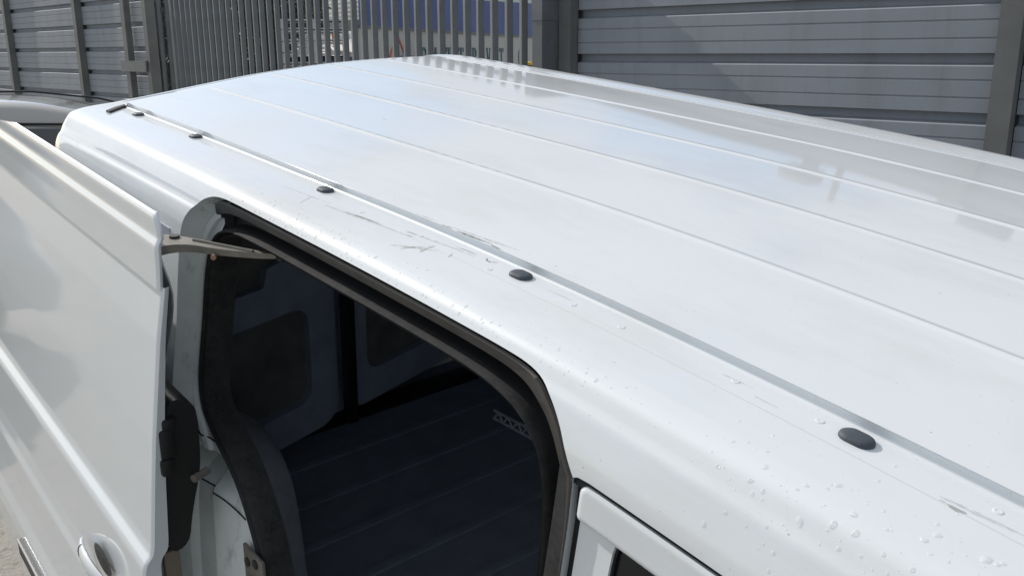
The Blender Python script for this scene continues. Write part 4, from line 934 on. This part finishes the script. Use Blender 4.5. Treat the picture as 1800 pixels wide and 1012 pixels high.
def letters(items, y, parent, m):
    """serif capitals drawn as small plates: (char, x, z_bottom, height)"""
    for ch, x, z, h in items:
        mb = MB(); w = h * .78; st = h * .17; se = h * .07; th = (y - .012, y)
        def b(x0, x1, z0, z1): mb.box(x + x0 * w, x + x1 * w, th[0], th[1], z + z0 * h, z + z1 * h)
        def ln(xa, za, xb, zb, wd):
            d = Vector(((xb - xa) * w, 0, (zb - za) * h)); n_ = Vector((-d.z, 0, d.x)).normalized() * wd * h / 2; p = Vector((x + xa * w, 0, z + za * h)); q = p + d
            mb.add([(c.x, yy, c.z) for yy in th for c in (p - n_, q - n_, q + n_, p + n_)], [(0, 1, 2, 3), (7, 6, 5, 4), (0, 4, 5, 1), (1, 5, 6, 2), (2, 6, 7, 3), (3, 7, 4, 0)])
        def arc(cx, cz, rx, rz, a0, a1, w0, w1, n=10):
            pr = None
            for i in range(n + 1):
                a_ = R(a0 + (a1 - a0) * i / n); wd = w0 + (w1 - w0) * math.sin(math.pi * i / n)
                o_ = (cx + rx * math.cos(a_), cz + rz * math.sin(a_)); i_ = (cx + (rx - wd) * math.cos(a_), cz + (rz - wd * .6) * math.sin(a_))
                if pr: mb.add([(x + u[0] * w, yy, z + u[1] * h) for yy in th for u in (pr[0], o_, i_, pr[1])], [(0, 1, 2, 3), (7, 6, 5, 4), (0, 4, 5, 1), (3, 2, 6, 7)])
                pr = (o_, i_)
        if ch == 'T': b(.38, .62, 0, .93); b(0, 1, .93, 1.0); b(0, .07, .78, .93); b(.93, 1, .78, .93); b(.25, .75, -.0, .05)
        if ch == 'I': b(.38, .62, .05, .95); b(.2, .8, .95, 1); b(.2, .8, 0, .05)
        if ch == 'H': b(.1, .3, .05, .95); b(.7, .9, .05, .95); b(.3, .7, .47, .54); b(0, .4, .95, 1); b(.6, 1, .95, 1); b(0, .4, 0, .05); b(.6, 1, 0, .05)
        if ch == 'R': b(.12, .32, .05, .95); b(0, .6, .95, 1); b(0, .42, 0, .05); arc(.5, .73, .42, .27, -90, 90, .08, .26); b(.32, .52, .47, .52); ln(.5, .48, .95, .02, .15)
        if ch == 'V': ln(.12, .98, .5, .02, .16); ln(.88, .98, .5, .02, .07); b(-.02, .34, .95, 1); b(.7, 1.02, .95, 1)
        if ch == 'C': arc(.5, .5, .5, .5, 48, 312, .08, .26, 18); b(.80, .87, .68, .92)
        if ch == 'A': ln(.5, .98, .12, .02, .07); ln(.5, .98, .88, .02, .16); b(.28, .72, .30, .36); b(0, .28, 0, .05); b(.7, 1.02, 0, .05)
        mb.build('letter', m, parent, False)
letters([('C', 2.30, 1.98, .36), ('A', 2.86, 1.98, .36), ('T', 3.55, 1.98, .36), ('T', 4.22, 1.98, .36), ('R', 5.02, 1.98, .36), ('V', 5.95, 1.98, .36), ('T', 6.88, 1.98, .36), ('C', 8.40, 1.98, .36)], -.024, tr, M['teal'])
mb = MB()
for a_, b_ in (((.95, 2.10), (1.28, 2.47)), ((1.40, 2.47), (1.78, 2.05))):
    d = Vector((b_[0] - a_[0], 0, b_[1] - a_[1])); n_ = Vector((-d.z, 0, d.x)).normalized() * .018
    mb.add([(p[0] + s_ * n_.x, yy, p[1] + s_ * n_.z) for yy in (-.036, -.024) for p, s_ in ((a_, -1), (b_, -1), (b_, 1), (a_, 1))], [(0, 1, 2, 3), (7, 6, 5, 4), (0, 4, 5, 1), (3, 2, 6, 7)])
mb.build('roof_emblem', M['orange'], tr, False)
for x in np.arange(.4, 15, 2.4):
    mb = MB(); mb.box(x, x + .09, .06, .15, .2, 3.0); mb.build('support_post', M['post'], tr, False)
# pale corrugated warehouse
M['white_clad'] = mat('pale_cladding', (0.66, 0.68, 0.66), 0.5, noise=(.5, .05, 4))
wh_ = empty('warehouse', 'pale warehouse with fine horizontal cladding seen through the palings', 'warehouse', loc=(-7.15, 30, 0), rz=R(-52))
mb = MB(); V = []; zs = np.arange(3.15, 5.6, .06)
for x in (0, 5.6): V += [(x, .007 * (i % 2), z) for i, z in enumerate(zs)]
n = len(zs); mb.add(V, [(j, n + j, n + j + 1, j + 1) for j in range(n - 1)]); mb.box(0, 5.6, .05, 6, 0.4, 5.58); mb.build('cladding', M['white_clad'], wh_, False)
mb = MB(); mb.box(-.02, 5.62, -.02, .04, .4, 3.15); mb.build('plinth', M['galv'], wh_, False)
# rack of pallets in front of it
pr_ = empty('pallet_stack', 'stack of pale slatted pallets between the hedge and the silver van', 'pallet stack', loc=tuple(at(556, 14.6, .45)), rz=R(10))
for i in range(14):
    mb = MB(); z = i * .165
    mb.box(-.52, .52, -.5, .5, z + .12, z + .145); mb.box(-.52, .52, -.5, .5, z, z + .02)
    for x in (-.47, 0, .47): mb.box(x - .05, x + .05, -.49, .49, z + .0201, z + .1199)
    mb.build('pallet', mat('pallet_wood', (.62, .62, .60), .7) if i == 0 else bpy.data.materials['pallet_wood'], pr_, False)
# silver van with an orange beacon
sv = empty('silver_van', 'silver van nose beyond the palings, orange beacon on its roof', 'van', loc=(-2.25, 16.3, .55), rz=R(60))
prf = [(-.95, .35), (-1.0, .8), (-.92, 1.18), (-.55, 1.42), (-.05, 1.98), (.25, 2.10), (3.2, 2.12), (3.3, 1.9), (3.3, .35)]
prs = chaikin(prf, 1); n = len(prs); V = [(x, y, z) for y in (0, 1.8) for x, z in prs]
mb = MB(); mb.add(V, [(j, (j + 1) % n, n + (j + 1) % n, n + j) for j in range(n)] + [tuple(range(n))[::-1], tuple(n + j for j in range(n))]); mb.build('body', M['silver'], sv, auto=25)
mb = MB(); mb.add([(x, -.012, z) for x, z in ((-.12, 1.42), (.05, 1.86), (.30, 1.92), (.95, 1.92), (.95, 1.42))], [(0, 1, 2, 3, 4)]); mb.build('side_window', M['glass'], sv, False)
mb = MB(); mb.bbox(-.22, -.08, -.16, -.02, 1.42, 1.66, .03); mb.build('mirror', M['plastic'], sv)
mb = MB(); mb.tube([(-.30, .75, 1.78), (-.30, .75, 1.90), (-.30, .75, 2.04), (-.30, .75, 2.08)], [.035, .07, .07, .03], 14); mb.build('beacon', mat('beacon_orange', (.75, .20, .05), .3), sv)
for x in (-.35, 2.5):
    mb = MB(); mb.tube([(x, -.03, .33), (x, .2, .33)], .33, 24); mb.build('wheel', M['tyre'], sv)
# dark blue 4x4 and a red van behind the palings
def box_car(nm, label, cat, loc, rz, L_, W_, H_, m, belt=.58):
    r_ = empty(nm, label, cat, loc=loc, rz=rz)
    pf = chaikin([(0, .3), (-.02, H_ * .5), (.12, H_ * .56), (.9, H_ * .62), (1.35, H_ * .97), (1.6, H_), (L_ - .35, H_), (L_ - .1, H_ * .93), (L_, H_ * .55), (L_, .3)], 2); n = len(pf)
    V = []
    for y, ins in ((0, .0), (.06, 0), (W_ - .06, 0), (W_, 0)):
        for x, z in pf:
            tum = max(0, (z - H_ * belt) / H_) * .35 * W_; yy = y + (tum if y < W_ / 2 else -tum); V.append((x, yy, z - (.02 if y in (0, W_) else 0)))
    mb = MB(); mb.add(V, [(k * n + j, k * n + (j + 1) % n, (k + 1) * n + (j + 1) % n, (k + 1) * n + j) for k in range(3) for j in range(n)] + [tuple(range(n))[::-1], tuple(3 * n + j for j in range(n))]); mb.build('body', m, r_, auto=30)
    mb = MB(); f_ = lambda z: max(0, (z - H_ * belt) / H_) * .35 * W_
    z0, z1 = H_ * .62, H_ * .91
    for xa, xb in ((1.45, 2.35), (2.43, L_ - .55)):
        mb = MB(); mb.add([(xa - (.35 if xa < 2 else 0), f_(z0) - .008, z0), (xb, f_(z0) - .008, z0), (xb, f_(z1) - .008, z1), (xa, f_(z1) - .008, z1)], [(0, 1, 2, 3)]); mb.build('side_window', M['cglass'], r_, False)
    for x in (.85, L_ - .85):
        for y_, e_ in ((-.02, .22), (W_ + .02, -.22)): mb = MB(); mb.tube([(x, y_, .33), (x, y_ + e_, .33)], .33, 24); mb.build('wheel', M['tyre'], r_)
    for y_ in (.12, W_ - .40): mb = MB(); mb.bbox(-.03, .05, y_, y_ + .28, H_ * .42, H_ * .52, .02); mb.build('headlamp', M['lamp'], r_)
    return r_
box_car('parked_car', 'dark blue four wheel drive car just beyond the palings', 'car', (-4.9, 14.2, .45), R(-6), 4.3, 1.8, 1.76, mat('blue_car_paint', (.02, .035, .09), .35, coat=1))
box_car('parked_car', 'dull red car half hidden behind the dark blue one', 'car', (-3.75, 16.4, .45), R(-20), 4.2, 1.75, 1.62, mat('red_car_paint', (.16, .03, .025), .4, coat=.6))
# dark green shed
shed = empty('storage_shed', 'dark green storage shed standing behind the parked cars', 'shed', loc=(-11.0, 21.5, .45), rz=R(3))
mb = MB(); mb.box(0, 6.1, 0, 5, 0, 3.4); mb.build('wall', mat('shed_wall', (.025, .032, .032), .8, noise=(2, .3, 5)), shed, False)
mb = MB(); mb.box(-.1, 6.2, -.15, 5.1, 3.4, 3.5); mb.build('roof', M['post'], shed, False)
mb = MB(); mb.box(2.0, 4.4, -.03, 0, 0, 2.8); mb.build('door', mat('shed_door', (.05, .055, .06), .6), shed, False)
# leafy bushes
M['leaf'] = mat('leaf', (.035, .055, .022), .6, noise=(3, .4, 3)); M['bark'] = mat('bark', (.06, .045, .035), .9)
def bush(label, x, y, h, w, seed, cat='tree'):
    rn = np.random.RandomState(seed); r_ = empty('bushy_tree', label, cat, loc=(x, y, .45))
    mb = MB(); 
    for k in range(5):
        a_ = k * 1.3; mb.tube([(0, 0, 0), (.1 * math.cos(a_), .1 * math.sin(a_), h * .3), (w * .3 * math.cos(a_), w * .3 * math.sin(a_), h * .65), (w * .4 * math.cos(a_), w * .4 * math.sin(a_), h * .85)], [.07, .05, .03, .012], 7)
    mb.build('trunk', M['bark'], r_)
    cl_ = [(rn.uniform(-1, 1) * w * .5, rn.uniform(-1, 1) * w * .4, h * rn.uniform(.25, .95), rn.uniform(.25, .5) * w * .5) for _ in range(26)]
    V = []; F = []
    for cx, cy, cz, cr_ in cl_:
        for _ in range(150):
            d = rn.normal(size=3); d /= np.linalg.norm(d); p = np.array([cx, cy, cz]) + d * cr_ * rn.uniform(.6, 1.05)
            a_ = rn.normal(size=3); a_ /= np.linalg.norm(a_); b_ = np.cross(a_, rn.normal(size=3)); b_ /= np.linalg.norm(b_); s_ = rn.uniform(.03, .065)
            k = len(V); V += [p - a_ * s_, p + b_ * s_ * .45, p + a_ * s_, p - b_ * s_ * .45]; F.append((k, k + 1, k + 2, k + 3))
    mesh_obj('crown', V, F, M['leaf'], r_, False)
bush('dark bushy tree beyond the palings, beside the pale warehouse', -4.95, 17.6, 3.6, 2.4, 3)
bush('dark bushy tree behind the blue car, left of the other', -7.0, 18.6, 4.0, 2.8, 5)
# beacon bollard behind the right gate post
bb = empty('marker_post', 'short black post with a yellow cap beside the right gate post', 'bollard', loc=tuple(at(931, 7.6, .45)))
mb = MB(); mb.tube([(0, 0, 0), (0, 0, 1.70)], .038, 14); mb.build('post', M['plastic'], bb)
mb = MB(); mb.tube([(0, 0, 1.70), (0, 0, 1.72), (0, 0, 1.73)], [.034, .030, .015], 14); mb.build('cap', mat('yellow_cap', (.75, .48, .06), .4), bb)

# ================================================================== silver car behind the van's rear corner
def silver_car():
    r_ = empty('silver_car', 'silver grey car with dark side glass and roof rail, parked by the slatted wall', 'car', loc=(-.75, 6.5, .52), rz=R(199))
    L_, W_, H_ = 4.4, 1.78, 1.50
    # half section (y from centre, z) : crown of the roof to the sill
    sec = np.array([(0, 1.50), (.25, 1.497), (.42, 1.487), (.50, 1.474), (.535, 1.455), (.562, 1.42), (.585, 1.365), (.600, 1.325), (.68, 1.15), (.76, .98), (.82, .90), (.87, .82), (.89, .70), (.885, .50), (.86, .32)])
    sec = gsm(resample(sec, .01), 2.5)
    def top(x):  # roof line along the car, x from nose 0 to tail
        return np.interp(x, [0, .1, .7, 1.15, 1.75, 2.3, 3.0, 3.7, 4.0, 4.25, 4.38], [.62, .78, .90, .96, 1.36, 1.48, 1.50, 1.44, 1.34, 1.06, .75])
    xs = np.linspace(0, 4.38, 90); tp_ = gsm(np.stack([top(xs)], 1), 2.0)[:, 0]; V = []; n = len(sec)
    for x, t in zip(xs, tp_):
        plan = 1 - .10 * max(0, (.9 - x) / .9) ** 2 - .10 * max(0, (x - 3.7) / .7) ** 2
        for sy in (-1, 1):
            row = [(x, sy * y * plan, min(z, max(.32, z - (1.50 - t) * np.clip((z - .32) / 1.18, 0, 1) ** 1.2))) for y, z in (sec if sy > 0 else sec[::-1])]
            V += row
    m_ = 2 * n; F = [(i * m_ + j, i * m_ + j + 1, (i + 1) * m_ + j + 1, (i + 1) * m_ + j) for i in range(len(xs) - 1) for j in range(m_ - 1)] + [tuple(range(m_)), tuple((len(xs) - 1) * m_ + j for j in range(m_))[::-1]]
    mb = MB(); mb.add(V, F); mb.build('body', M['silver'], r_, auto=50)
    for sy in (-1, 1):
        pts = [(1.25, .955), (1.85, 1.295), (2.2, 1.33), (3.4, 1.315), (3.85, 1.25), (4.02, 1.08), (3.9, .985), (1.4, .945)]
        P = resample(chaikin(pts, 2, True), .04, True); gx, gy = np.meshgrid(np.arange(1.2, 4.1, .06), np.arange(.93, 1.35, .05)); vv, ff = panel(P, [], np.stack([gx.ravel(), gy.ravel()], 1))
        yy = lambda z: np.interp(z, sec[::-1, 1], sec[::-1, 0]) + .006
        V = [(x, sy * float(yy(z)), z) for x, z in vv]; mesh_obj('side_window', V, ff if sy < 0 else ff[:, ::-1], M['cglass'], r_, True)
        mb = MB(); mb.tube([(1.5, sy * .625, 1.12), (1.86, sy * .60, 1.335), (2.4, sy * .593, 1.352), (3.4, sy * .596, 1.338), (3.9, sy * .615, 1.265)], .008, 6); mb.build('window_trim', M['plastic'], r_)
        if sy < 0: mb = MB(); mb.tube([(1.85, sy * .44, 1.40), (2.0, sy * .46, 1.44), (2.4, sy * .47, 1.49), (3.2, sy * .47, 1.50), (3.65, sy * .46, 1.46), (3.75, sy * .45, 1.41)], .007, 8); mb.build('roof_rail', M['plastic'], r_)
    for x in (.85, 3.55):
        for sy in (-1, 1): mb = MB(); mb.tube([(x, sy * .70, .31), (x, sy * .895, .31)], .31, 28); mb.tube([(x, sy * .895, .31), (x, sy * .90, .31)], .19, 20, m=1); mb.build('wheel', M['tyre'], r_, mats=[M['tyre'], M['rim']])
silver_car()
